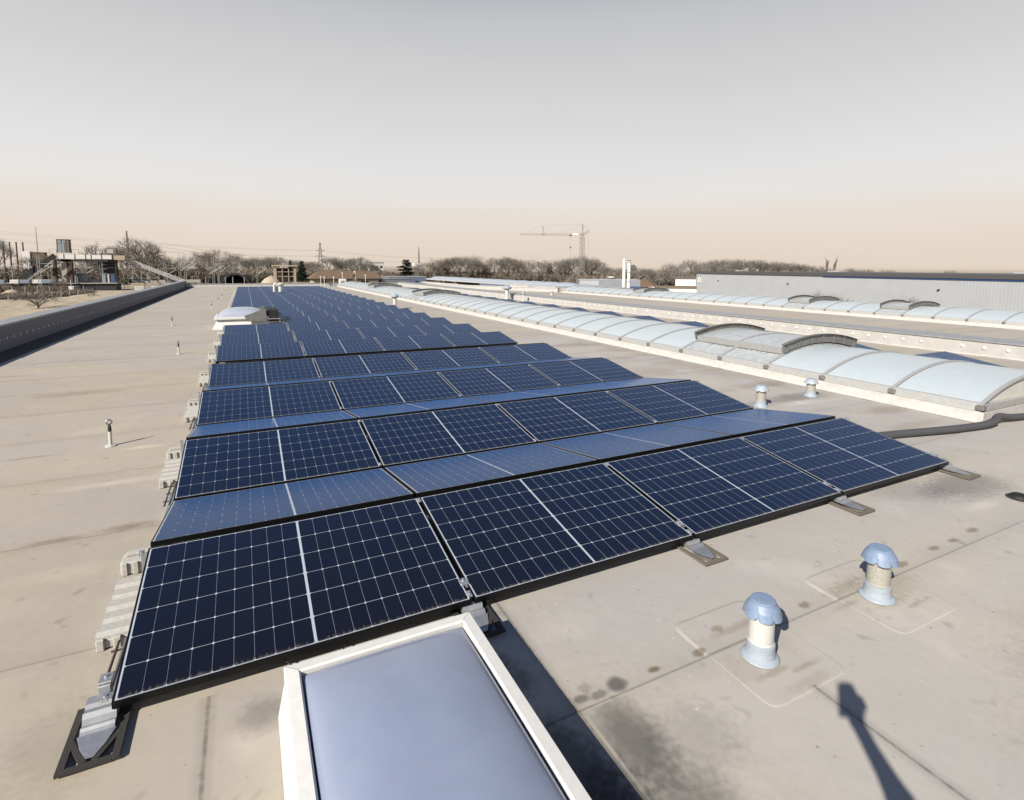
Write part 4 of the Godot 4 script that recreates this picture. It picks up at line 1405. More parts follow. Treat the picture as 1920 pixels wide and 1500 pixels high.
func make_trees() -> void:
	var broad := {"depth": 5, "forks": 3, "spread": 0.56, "lift": 0.16, "twigs": 5, "twig": 0.95, "first": 2.2, "thick": 0.95, "stout": 1.0}
	var oak := {"depth": 5, "forks": 3, "spread": 0.66, "lift": 0.12, "twigs": 6, "twig": 0.9, "first": 1.9, "thick": 0.95, "stout": 1.5}
	var tall := {"depth": 5, "forks": 3, "spread": 0.44, "lift": 0.16, "twigs": 5, "twig": 1.0, "first": 2.6, "thick": 0.95}
	var poplar := {"depth": 5, "forks": 3, "spread": 0.17, "lift": 0.5, "twigs": 8, "twig": 0.8, "first": 2.4, "thick": 1.6}
	var kinds := {
		"b": [tree_meshes(1, broad, "bark", "twig"), tree_meshes(2, broad, "bark", "twig_grey"), tree_meshes(3, broad, "bark", "twig")],
		"o": [tree_meshes(4, oak, "bark", "twig"), tree_meshes(5, oak, "bark", "twig_grey")],
		"t": [tree_meshes(6, tall, "bark", "twig_grey"), tree_meshes(7, tall, "bark", "twig")],
		"p": [tree_meshes(8, poplar, "bark", "twig_grey")],
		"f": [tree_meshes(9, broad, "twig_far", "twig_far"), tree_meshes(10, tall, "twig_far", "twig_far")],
	}
	rng.seed = 77
	# x, z, height, kind, width factor; the rows run from the station on the parapet side to the long grey hall
	var rows := [
		["bare tree beyond the railway station, %s from the picture edge", "trees beyond the station", [[-69.5, -222, 14.6, "f", 0.9], [-62, -228, 8.6, "b", 1.2], [-56, -224, 9.6, "b", 1.1], [-50, -232, 9.0, "b", 1.2], [-48.5, -256, 14.4, "f", 1.05], [-44, -236, 9.8, "b", 1.2], [-38.5, -228, 11.2, "t", 0.9], [-36.5, -227, 12.8, "f", 1.0], [-33, -232, 10, "b", 1.1], [-28, -215, 9.2, "b", 1.15], [-25.5, -220, 9.2, "b", 1.15], [-19, -222, 9.0, "b", 1.2], [-17.0, -262, 11.8, "b", 1.0], [-13, -232, 8.6, "b", 1.3], [-11.05, -260, 12.8, "b", 0.95], [-8.5, -240, 9.2, "b", 1.2], [-5.3, -262, 11.2, "b", 1.1], [-2, -248, 9.4, "b", 1.1], [2.5, -268, 9.9, "b", 1.2]]],
		["bare tree behind the arched shed and the open frame, %s from the station", "trees behind the building site", [[6, -296, 9.8, "b", 1.35], [9, -300, 10.5, "b", 1.2], [11.9, -301, 11.0, "b", 1.2], [14.5, -297, 11.2, "t", 1.2], [16.8, -306, 9.6, "b", 1.1], [21.5, -262, 9.0, "b", 1.3], [24, -290, 8.9, "b", 1.2], [27, -280, 8.6, "b", 1.3], [30.5, -296, 8.4, "b", 1.3], [34.5, -300, 8.3, "b", 1.3]]],
		["bare tree behind the tiled house, %s from the open frame", "trees behind the tiled house", [[35.0, -258, 10.1, "t", 1.1], [37.5, -256, 10.7, "t", 1.2], [41, -258, 9.9, "b", 1.2], [44.5, -255, 10.0, "t", 1.1], [47.5, -256, 10.4, "t", 1.2], [51, -258, 9.0, "b", 1.2], [54, -262, 7.6, "b", 1.2], [60, -300, 7.4, "b", 1.4], [64, -296, 7.2, "b", 1.4]]],
		["bare tree behind the blue-grey canopy hall, %s from the cedar", "trees behind the canopy hall", [[62, -214, 6.8, "b", 1.4], [66.5, -212, 8.0, "b", 1.3], [70.0, -209, 9.4, "b", 1.25], [72.6, -208, 10.2, "o", 1.15], [75.5, -206, 9.9, "t", 1.2], [78, -206, 10.4, "b", 1.2], [81.5, -204, 10.6, "b", 1.15], [85, -206, 9.4, "o", 1.2], [88.5, -208, 8.4, "b", 1.2], [92.5, -210, 8.6, "t", 1.2], [95.5, -209, 10.0, "t", 1.1], [98, -209, 9.6, "t", 1.1], [100.5, -207, 10.4, "t", 1.15], [104, -205, 10.3, "o", 1.1], [108, -203, 9.4, "b", 1.15], [112, -200, 9.2, "b", 1.1]]],
		["bare tree between the dark conifer and the slender chimneys, %s from the conifer", "trees round the crane", [[119, -197, 9.6, "b", 1.1], [122.3, -195, 10.4, "o", 1.1], [125, -193, 10.8, "o", 1.1], [127.5, -191, 11.0, "b", 1.1], [131.0, -189, 10.6, "o", 1.15], [134, -187, 8.2, "b", 1.1], [137, -184, 6.6, "b", 1.3], [141, -182, 6.4, "b", 1.3], [145, -178, 6.2, "b", 1.3], [149, -174, 6.0, "b", 1.3], [153, -170, 5.6, "b", 1.3]]],
		["bare tree between the slender chimneys and the long grey hall, %s from the chimneys", "trees beside the white buildings", [[100, -124, 5.4, "b", 1.3], [104, -122, 6.0, "b", 1.3], [108.0, -118, 7.7, "o", 1.15], [124, -130, 8.0, "t", 1.0], [141, -141, 9.2, "b", 1.2], [147, -139, 8.4, "t", 1.0], [152, -137, 7.6, "b", 1.2]]],
		["bare tree in the wood behind the long grey hall, %s from its white sign", "trees behind the long grey hall", [[181, -172, 9.6, "b", 1.3], [184, -170, 10.0, "b", 1.3], [187, -167, 10.2, "b", 1.3], [189.5, -165, 10.1, "b", 1.3], [192, -162, 9.9, "b", 1.3], [194.5, -159, 9.8, "b", 1.3], [197, -156, 9.5, "b", 1.3], [199, -153, 9.2, "b", 1.3], [201.5, -150, 8.9, "b", 1.3], [203.5, -146, 8.5, "b", 1.3], [206, -143, 8.0, "b", 1.3], [208.5, -139, 7.4, "b", 1.3], [221, -136, 6.6, "b", 1.5], [225, -131, 6.4, "b", 1.4], [230, -126, 6.2, "b", 1.5], [244, -112, 6.0, "b", 1.5]]],
	]
	for row in rows:
		var i := 0
		for q in row[2]:
			i += 1
			var pool: Array = kinds[q[3]]
			bare_tree(pool[i % pool.size()], Vector3(q[0], GROUND, q[1]), q[2], q[4], rng.randf() * TAU, row[0] % ORD[i], row[1])
	bare_tree(kinds["o"][0], Vector3(-24.6, GROUND, -184.0), 13.8, 0.9, 0.4, "big dark bare oak with heavy limbs above the scaffold ramp of the station")
	bare_tree(kinds["p"][0], Vector3(217.1, GROUND, -143.0), 10.6, 0.45, 0.0, "tall narrow poplar above the long grey hall, nearer the sign of the pair", "pair of poplars")
	bare_tree(kinds["p"][0], Vector3(219.0, GROUND, -141.0), 10.9, 0.45, 2.0, "tall narrow poplar above the long grey hall, farther from the sign of the pair", "pair of poplars")
	var cedar := conifer_meshes(31, true)
	var fir := conifer_meshes(32, false)
	for q in [[cedar, Vector3(52.5, GROUND, -193), 9.2, 1.3, "dark layered cedar beside the blue-grey hall", "cedar_tree"], [fir, Vector3(116.1, GROUND, -198.5), 8.4, 1.4, "dark green conifer among the bare trees near the crane", "conifer_tree"], [fir, Vector3(17.5, GROUND, -249.4), 9.2, 0.8, "small dark conifer tip behind the open building frame", "conifer_tree"], [fir, Vector3(20.8, GROUND, -235), 8.6, 1.5, "broad dark green conifer beside the open building frame", "conifer_tree"]]:
		var t := thing(q[5], q[4], "tree", q[1], 0.7)
		for i in 2:
			var p := part(["trunk", "crown"][i], q[0][i], t)
			p.scale = Vector3(q[3], 1, q[3]) * q[2] / 10.0
	# undergrowth along the foot of the trees, and shrubs
	var scrub := scrub_mesh(41, 1.0, 60, 0.5)
	var far := []
	rng.seed = 78
	far.append_array(thicket(Vector3(-90, GROUND, -222), Vector3(0, GROUND, -240), 16, 800, 2.4, 5.6))
	far.append_array(thicket(Vector3(0, GROUND, -255), Vector3(60, GROUND, -262), 14, 560, 2.4, 5.2))
	far.append_array(thicket(Vector3(58, GROUND, -225), Vector3(125, GROUND, -205), 12, 540, 2.2, 5.0))
	far.append_array(thicket(Vector3(118, GROUND, -205), Vector3(162, GROUND, -170), 8, 380, 2.0, 4.4))
	far.append_array(thicket(Vector3(88, GROUND, -128), Vector3(150, GROUND, -142), 8, 320, 2.6, 4.8))
	far.append_array(thicket(Vector3(172, GROUND, -178), Vector3(212, GROUND, -136), 6, 300, 3.0, 5.6))
	scatter("woods", "brown leafless undergrowth massed along the foot of the far trees", "undergrowth", scrub, far)
	var near := []
	near.append_array(thicket(Vector3(-46, GROUND, -112), Vector3(-28, GROUND, -134), 2.0, 90, 0.7, 1.5))
	near.append_array(thicket(Vector3(-58, GROUND, -158), Vector3(-36, GROUND, -160), 2.0, 60, 0.8, 1.8))
	scatter("undergrowth", "low brown scrub along the fences below the railway platform", "undergrowth", scrub, near)
	var shrub := {"depth": 3, "forks": 4, "spread": 0.75, "lift": 0.10, "twigs": 8, "twig": 0.9, "first": 1.0, "thick": 1.6, "stout": 0.35}
	var sm := tree_meshes(51, shrub, "bark", "twig")
	bare_tree(sm, Vector3(-23.4, GROUND, -86.1), 3.3, 1.5, 0.0, "small bare spreading tree on the sandy ground just outside the dark parapet")
	bare_tree(sm, Vector3(-25.5, GROUND, -121), 2.2, 1.0, 1.0, "tiny bare sapling near the earth bank outside the parapet")
	bare_tree(sm, Vector3(-34.5, GROUND, -142), 3.6, 0.8, 2.0, "bushy bare sapling in front of the station platform")
	var shrubs := [[60.5, -41.6, 3.3], [60.2, -39.6, 3.7], [59.6, -37.6, 3.2], [58.6, -32.0, 2.9], [57.8, -29.4, 3.6], [56.2, -25.6, 2.6]]
	for i in shrubs.size():
		var q: Array = shrubs[i]
		bare_tree(sm, Vector3(q[0], GROUND, q[1]), q[2], 0.9, i * 1.3, "thin bare shrub in front of the long grey hall, %s counted from its sign end" % ORD[i + 1], "shrubs in front of the grey hall")


# ---------------------------------------------------------------- ground and railway
func make_ground() -> void:
	var g := G.new()
	g.flat()
	g.quad(Vector3(-1800, GROUND, 600), Vector3(2200, GROUND, 600), Vector3(2200, GROUND, -2600), Vector3(-1800, GROUND, -2600))
	structure("ground", g.done(M["ground"]))
	# sandy bank with a shaded step, outside the parapet
	g = G.new()
	g.smooth()
	var n := FastNoiseLite.new()
	n.seed = 3
	n.frequency = 0.05
	var f := func(i: int, j: int) -> Vector3:
		var x := -64.0 + i * 1.2
		var z := -158.0 + j * 2.4
		var e := minf(minf(i, 45 - i) / 4.0, minf(j, 40 - j) / 4.0)
		var ridge := smoothstep(-0.5, 0.6, x + 30.0 - (z + 110.0) * -0.18 + 3.0 * n.get_noise_2d(x, z)) * 0.9
		return Vector3(x, GROUND + 0.004 + clampf(e, 0.0, 1.0) * (0.25 + 0.5 * n.get_noise_2d(x * 1.6, z * 1.6) + ridge * 0.55), z)
	for i in 45:
		for j in 40:
			g.quad(f.call(i, j + 1), f.call(i + 1, j + 1), f.call(i + 1, j), f.call(i, j))
	structure("terrain", g.done(M["sand"]))


func post_row(parent: Node3D, from: Vector3, to: Vector3, n: int, h: float, w: float, m: String, called := "post") -> void:
	var g := G.new()
	g.box(Vector3(0, h / 2, 0), Vector3(w, h, w))
	var mesh := g.done(M[m])
	for i in n: part(called, mesh, parent, from.lerp(to, float(i) / maxi(n - 1, 1)))


func station_lamp(at: Vector3, h: float, label: String) -> void:
	var t := thing("platform_lamp", label, "street lamp", at, 0.0, "platform lamps")
	var g := G.new()
	g.tube([Vector3.ZERO, Vector3(0, h, 0)], [0.09, 0.07], 6)
	part("pole", g.done(M["galvanised"]), t)
	for s in [-1, 1]:
		g = G.new()
		g.box(Vector3(s * 0.7, h + 0.02, 0), Vector3(1.2, 0.12, 0.3), Basis(Vector3.BACK, s * 0.1))
		part("lamp_head", g.done(M["lamp_white"]), t)


func catenary(at: Vector3, h: float, s: float, label: String) -> void:
	var t := thing("catenary_mast", label, "mast", at, 0.0, "railway catenary masts")
	var g := G.new()
	for k in [-0.22, 0.22]: g.bar(Vector3(k, 0, 0), Vector3(k, h, 0), 0.10)
	for k in int(h / 0.8): g.bar(Vector3(-0.2, k * 0.8, 0), Vector3(0.2, k * 0.8 + 0.6, 0), 0.05)
	part("mast", g.done(M["galvanised"]), t)
	g = G.new()
	g.bar(Vector3(s * 0.2, h * 0.52, 0), Vector3(s * 2.6, h * 0.74, 0), 0.10)
	g.bar(Vector3(s * 0.2, h * 0.78, 0), Vector3(s * 2.4, h * 0.78, 0), 0.05)
	part("cantilever", g.done(M["lamp_white"]), t)


func make_station() -> void:
	var py := -2.15
	var t := thing("railway_platform", "long grey railway platform with a dark front wall, beyond the parapet", "platform", Vector3(0, 0, -165))
	var g := G.new()
	g.box(Vector3(-57, (py + GROUND) / 2 - 0.1, -3), Vector3(56, py - GROUND - 0.2, 6))
	part("platform_wall", g.done(M["dark_steel"]), t)
	g = G.new()
	g.box(Vector3(-57, py - 0.08, -2.9), Vector3(56.6, 0.16, 6.6))
	part("platform_slab", g.done(M["concrete_pale"]), t)
	for i in 11:
		g = G.new()
		g.box(Vector3(-46.5 + i * 1.62, py + 0.42, -5.6), Vector3(1.58, 0.8, 0.08))
		part("parapet_panel", g.done(M["hall_grey"]), t)
	# the right-hand platform
	t = thing("railway_platform", "pale concrete platform on legs between the second lift tower and the ramp foot", "platform", Vector3(-22, 0, -171))
	g = G.new()
	g.box(Vector3(3.5, -1.9, 0), Vector3(15, 0.75, 3))
	part("platform_slab", g.done(M["concrete_pale"]), t)
	post_row(t, Vector3(-3.6, GROUND, 1.2), Vector3(10.5, GROUND, 1.2), 6, 1.75, 0.45, "concrete_pale", "leg")
	t = thing("platform_shelter", "small glazed waiting shelter on the platform between the lift towers", "shelter", Vector3(-36.9, py, -169))
	g = G.new()
	g.box(Vector3(0, 2.35, 0), Vector3(3.4, 0.14, 1.8))
	part("roof", g.done(M["concrete_pale"]), t)
	g = G.new()
	g.box(Vector3(0, 1.15, -0.5), Vector3(2.6, 2.2, 0.08))
	part("glass_wall", g.done(M["glass_blue"]), t)
	post_row(t, Vector3(-1.4, 0, 0.5), Vector3(1.4, 0, 0.5), 3, 2.3, 0.1, "galvanised")
	# bags and boxes on the platform
	for i in 5:
		g = G.new()
		g.bbox(Vector3(0, 0.45, 0), Vector3(1.5 + 0.3 * (i % 3), 0.9, 0.8), 0.08)
		single("material_stack", g.done(M["panel_white" if i % 2 else "glass_blue"]), "pale wrapped stack of building material on the railway platform, %s from the picture edge" % ORD[i + 1], "stack", Vector3(-50.5 + i * 2.1 + (i % 2) * 0.5, py + 0.002, -163.6), "stacks on the platform")
	# lift tower and stairs
	t = thing("lift_tower", "lift tower with glazed cabin on top, at the stair end of the footbridge", "lift tower", Vector3(-39.6, 0, -166.5))
	for q in [["concrete_pale", 0.35, 1.0, "concrete_shaft"], ["brick_dark", 1.35, 1.0, "brick_shaft"], ["brick_dark", -1.55, 0.5, "brick_shaft"]]:
		g = G.new()
		g.box(Vector3(q[1], 0.75, 0), Vector3(q[2], 5.8, 1.6))
		part(q[3], g.done(M[q[0]]), t)
	g = G.new()
	g.box(Vector3(0.2, 6.75, 0), Vector3(1.65, 3.0, 1.9))
	part("cabin_wall", g.done(M["glass_blue"]), t)
	g = G.new()
	g.box(Vector3(1.35, 6.75, 0), Vector3(0.62, 3.1, 1.94))
	part("cabin_wall", g.done(M["rust"]), t)
	g = G.new()
	for s in [-0.66, 0.2, 1.02]: g.box(Vector3(s, 6.7, 0.98), Vector3(0.1, 3.2, 0.08))
	g.box(Vector3(0.5, 8.35, 0), Vector3(2.5, 0.12, 2.1))
	g.box(Vector3(0.2, 7.5, 0.985), Vector3(1.7, 0.08, 0.07))
	part("cabin_frame", g.done(M["rust"]), t)
	g = G.new()
	g.box(Vector3(0.3, 6.4, 0.99), Vector3(0.95, 2.1, 0.05))
	part("cabin_window", g.done(M["glass_blue"]), t)
	g = G.new()
	for s in [-2.3, -0.9, 2.0, 3.4]:
		g.bar(Vector3(s, 4.9, 0.5), Vector3(s, 6.0, 0.5), 0.07)
	g.bar(Vector3(-2.3, 6.0, 0.5), Vector3(-0.9, 6.0, 0.5), 0.06)
	g.bar(Vector3(2.0, 6.0, 0.5), Vector3(3.4, 6.0, 0.5), 0.06)
	part("railing", g.done(M["rust"]), t)
	t = thing("covered_stairs", "dark covered stairs climbing from the platform to the footbridge", "stairs", Vector3(0, 0, -164.2))
	g = G.new()
	for k in 4:
		var a := Vector3(-47.4, py + 0.35, -0.3).lerp(Vector3(-40.4, 4.0, -0.3), k / 4.0)
		var b := Vector3(-47.4, py + 0.35, -0.3).lerp(Vector3(-40.4, 4.0, -0.3), (k + 1) / 4.0)
		g.bar(a + Vector3(0.1, 0.55, 0), b + Vector3(-0.1, 0.55, 0), 0.12, 1.2)
	part("side_panel", g.done(M["black"]), t)
	for k in 3:
		g = G.new()
		g.bar(Vector3(-46.6, py - 0.15, 0.3).lerp(Vector3(-40.6, 3.5, 0.3), k / 3.0 + 0.02), Vector3(-46.6, py - 0.15, 0.3).lerp(Vector3(-40.6, 3.5, 0.3), (k + 1) / 3.0 - 0.03), 0.25, 0.3)
		part("stringer", g.done(M["galvanised"]), t)
	post_row(t, Vector3(-45.2, py, 0.1), Vector3(-41.6, py, 0.1), 3, 4.6, 0.16, "dark_steel")
	# footbridge
	t = thing("footbridge", "railway footbridge with white side panels between the two lift towers", "footbridge", Vector3(0, 0, -166))
	g = G.new()
	g.box(Vector3(-35.6, 3.35, -0.8), Vector3(10.2, 0.55, 2.2))
	part("girder", g.done(M["dark_steel"]), t)
	var edges := [-40.2, -39.1, -37.0, -34.9, -33.8, -31.7, -29.6]
	for i in edges.size() - 1:
		g = G.new()
		g.box(Vector3((edges[i] + edges[i + 1]) / 2, 4.25, 0.36), Vector3(edges[i + 1] - edges[i] - 0.16, 1.0, 0.06))
		part("side_panel", g.done(M["panel_white"]), t)
		g = G.new()
		g.box(Vector3(edges[i + 1], 4.2, 0.38), Vector3(0.14, 1.5, 0.12))
		part("post", g.done(M["dark_steel"]), t)
	g = G.new()
	g.box(Vector3(-29.0, 4.15, -0.8), Vector3(4.0, 1.1, 2.2))
	part("landing", g.done(M["plaster_tan"]), t)
	# second tower: dark steel frame, blue doors, cabin above
	t = thing("lift_tower", "open dark steel lift tower with blue columns, at the ramp end of the footbridge", "lift tower", Vector3(-30.8, 0, -167.4))
	g = G.new()
	for sx in [-1.8, 1.7]:
		for sz in [-0.9, 0.9]: g.bar(Vector3(sx, GROUND, sz), Vector3(sx, 3.7, sz), 0.22)
	for y in [0.2, 1.6, 2.9]: g.bar(Vector3(-1.8, y, 0.9), Vector3(1.7, y, 0.9), 0.16)
	g.box(Vector3(0.3, 1.6, -0.6), Vector3(2.9, 4.0, 0.3))
	g.box(Vector3(0, 3.2, 0), Vector3(3.6, 0.3, 2.2))
	part("steel_frame", g.done(M["dark_steel"]), t)
	for q in [["glass_blue", -0.9, 0.75], ["plaster_white", 0.05, 0.28], ["blue_steel", 0.95, 0.8]]:
		g = G.new()
		g.box(Vector3(q[1], -2.0, 1.05), Vector3(q[2], 4.0, 0.2))
		part("column_panel", g.done(M[q[0]]), t)
	g = G.new()
	for x in [-1.55, -1.1]: g.bar(Vector3(x, -0.5, 1.1), Vector3(x, 3.2, 1.1), 0.08)
	for k in 3: g.bar(Vector3(-1.55, 0.2 + k * 1.1, 1.1), Vector3(-0.1, 0.2 + k * 1.1, 1.1), 0.1)
	part("ladder", g.done(M["galvanised"]), t)
	g = G.new()
	g.box(Vector3(0.95, 5.75, 0), Vector3(2.0, 1.5, 1.6))
	part("cabin_wall", g.done(M["rust"]), t)
	g = G.new()
	g.box(Vector3(0.75, 5.75, 0.83), Vector3(1.3, 1.0, 0.05))
	part("cabin_window", g.done(M["hall_grey"]), t)
	g = G.new()
	for k in 3: g.bar(Vector3(0.2 + k * 0.7, 4.2, 0.7), Vector3(0.2 + k * 0.7, 5.1, 0.7), 0.1)
	part("cabin_leg", g.done(M["rust"]), t)
	# scaffold ramp
	t = thing("scaffold_ramp", "grey mesh-sided scaffold ramp descending from the second lift tower", "ramp", Vector3(0, 0, -168.2))
	g = G.new()
	var a := Vector3(-27.8, 4.0, 0)
	var b := Vector3(-14.6, -2.0, 0)
	g.bar(a + Vector3(0, -0.45, 0), b + Vector3(0, -0.45, 0), 1.4, 0.16)
	part("ramp_deck", g.done(M["hall_grey"]), t)
	g = G.new()
	for k in 56:
		var p := a.lerp(b, k / 55.0)
		g.bar(p + Vector3(0, -0.3, 0.7), p + Vector3(0, 0.55, 0.7), 0.07)
	for y in [-0.15, 0.2, 0.55]: g.bar(a + Vector3(0, y, 0.7), b + Vector3(0, y, 0.7), 0.10)
	part("mesh_side", g.done(M["plaster_white"]), t).set_meta("kind", "stuff")
	for k in 7:
		g = G.new()
		var p := a.lerp(b, k / 7.0)
		g.bar(Vector3(p.x, GROUND, 0.6), Vector3(p.x, p.y + 1.2, 0.6), 0.10)
		part("upright", g.done(M["galvanised"]), t)
	for k in 6:
		var p := a.lerp(b, k / 7.0)
		var q := a.lerp(b, (k + 1) / 7.0)
		for y in range(-3, 4, 2):
			if y + 1.5 > q.y: continue
			g = G.new()
			g.bar(Vector3(p.x, y + 1.6, 0.62), Vector3(q.x, y, 0.62), 0.06)
			g.bar(Vector3(p.x, y, 0.64), Vector3(q.x, y, 0.64), 0.06)
			part("brace", g.done(M["hall_grey"]), t)
	# stacks of pale boards under the ramp
	var boards := [[-24.6, -166.0, 2.9], [-21.4, -166.0, 2.9], [-18.5, -166.4, 2.3], [-24.0, -163.5, 2.0], [-20.2, -163.0, 2.4]]
	for i in boards.size():
		g = G.new()
		for k in 3: g.box(Vector3(0, 0.18 + k * 0.36, 0), Vector3(boards[i][2] - 0.12 * (k % 2), 0.3, 1.0))
		single("board_stack", g.done(M["plaster_tan" if i < 3 else "plaster_white"]), "pale stack of boards below the scaffold ramp, %s from the second lift tower" % ORD[i + 1], "stack", Vector3(boards[i][0], GROUND + (0.7 if i < 3 else 0.0), boards[i][1]), "stacks below the ramp")
	# lamps and masts
	var lamps := [[-49.0, -166, 4.2], [-45.5, -168, 3.8], [-42.6, -169, 4.0], [-37.4, -167.5, 4.3], [-34.0, -168.5, 4.2], [-33.2, -169.5, 4.2]]
	for i in lamps.size(): station_lamp(Vector3(lamps[i][0], py, lamps[i][1]), lamps[i][2], "double-headed platform lamp on the railway platform, %s from the picture edge" % ORD[i + 1])
	var masts := [[-42.8, -161, 8.4, 1], [-19.6, -175, 7.0, 1], [-15.8, -171, 9.2, 1], [-14.7, -173, 9.4, 1], [-9.6, -176, 7.4, 1], [-7.9, -172, 8.8, 1], [-6.4, -174, 8.8, 1], [-2.9, -172, 7.6, 1], [3.2, -176, 7.6, 1], [-38.0, -176, 7.2, 1]]
	for i in masts.size(): catenary(Vector3(masts[i][0], GROUND, masts[i][1]), masts[i][2], masts[i][3], "grey lattice railway mast with slanted cantilever, %s of those past the covered stairs" % ORD[i + 1])
	# fences
	t = thing("post_fence", "fence of pale posts along the scrub, nearer to the parapet", "fence")
	post_row(t, Vector3(-33.5, GROUND, -101), Vector3(-27.5, GROUND, -134), 12, 1.55, 0.10, "galvanised")
	t = thing("post_fence", "fence of pale posts along the foot of the station platform", "fence")
	post_row(t, Vector3(-49, GROUND, -138), Vector3(-32, GROUND, -148), 11, 1.7, 0.12, "galvanised")
	t = thing("post_fence", "fence of tall pale posts beyond the far parapet, near the foot of the ramp", "fence")
	post_row(t, Vector3(-13.2, GROUND, -140), Vector3(-3.0, GROUND, -140), 5, 3.9, 0.13, "galvanised")
	g = G.new()
	g.box(Vector3(0, 1.5, 0), Vector3(0.06, 3.0, 0.06))
	g.box(Vector3(0, 1.2, 0.05), Vector3(0.9, 0.75, 0.05))
	single("notice_board", g.done(M["panel_white"]), "small white notice board below the platform, above the small tree", "sign", Vector3(-34.6, GROUND, -150))
	g = G.new()
	g.lathe(Vector3.ZERO, [Vector2(1.6, 0), Vector2(1.4, 0.8), Vector2(0.8, 1.3), Vector2(0, 1.5)], 14)
	single("earth_mound", g.done(M["sand"]), "small rounded mound of earth behind the near post fence", "mound", Vector3(-40.2, GROUND, -135))


# ---------------------------------------------------------------- buildings beyond the roof
func building(called: String, label: String, category: String, at: Vector3, turn: float, size: Vector3, wall: String, roof_m: String, overhang := 0.0, roof_h := 0.25) -> Node3D:
	var t := thing(called, label, category, at, turn)
	var g := G.new()
	g.box(Vector3(0, size.y / 2, 0), size)
	part("wall", g.done(M[wall]), t)
	g = G.new()
	g.box(Vector3(0, size.y + roof_h / 2 + 0.002, 0), Vector3(size.x + overhang * 2, roof_h, size.z + overhang * 2))
	part("roof", g.done(M[roof_m]), t)
	return t


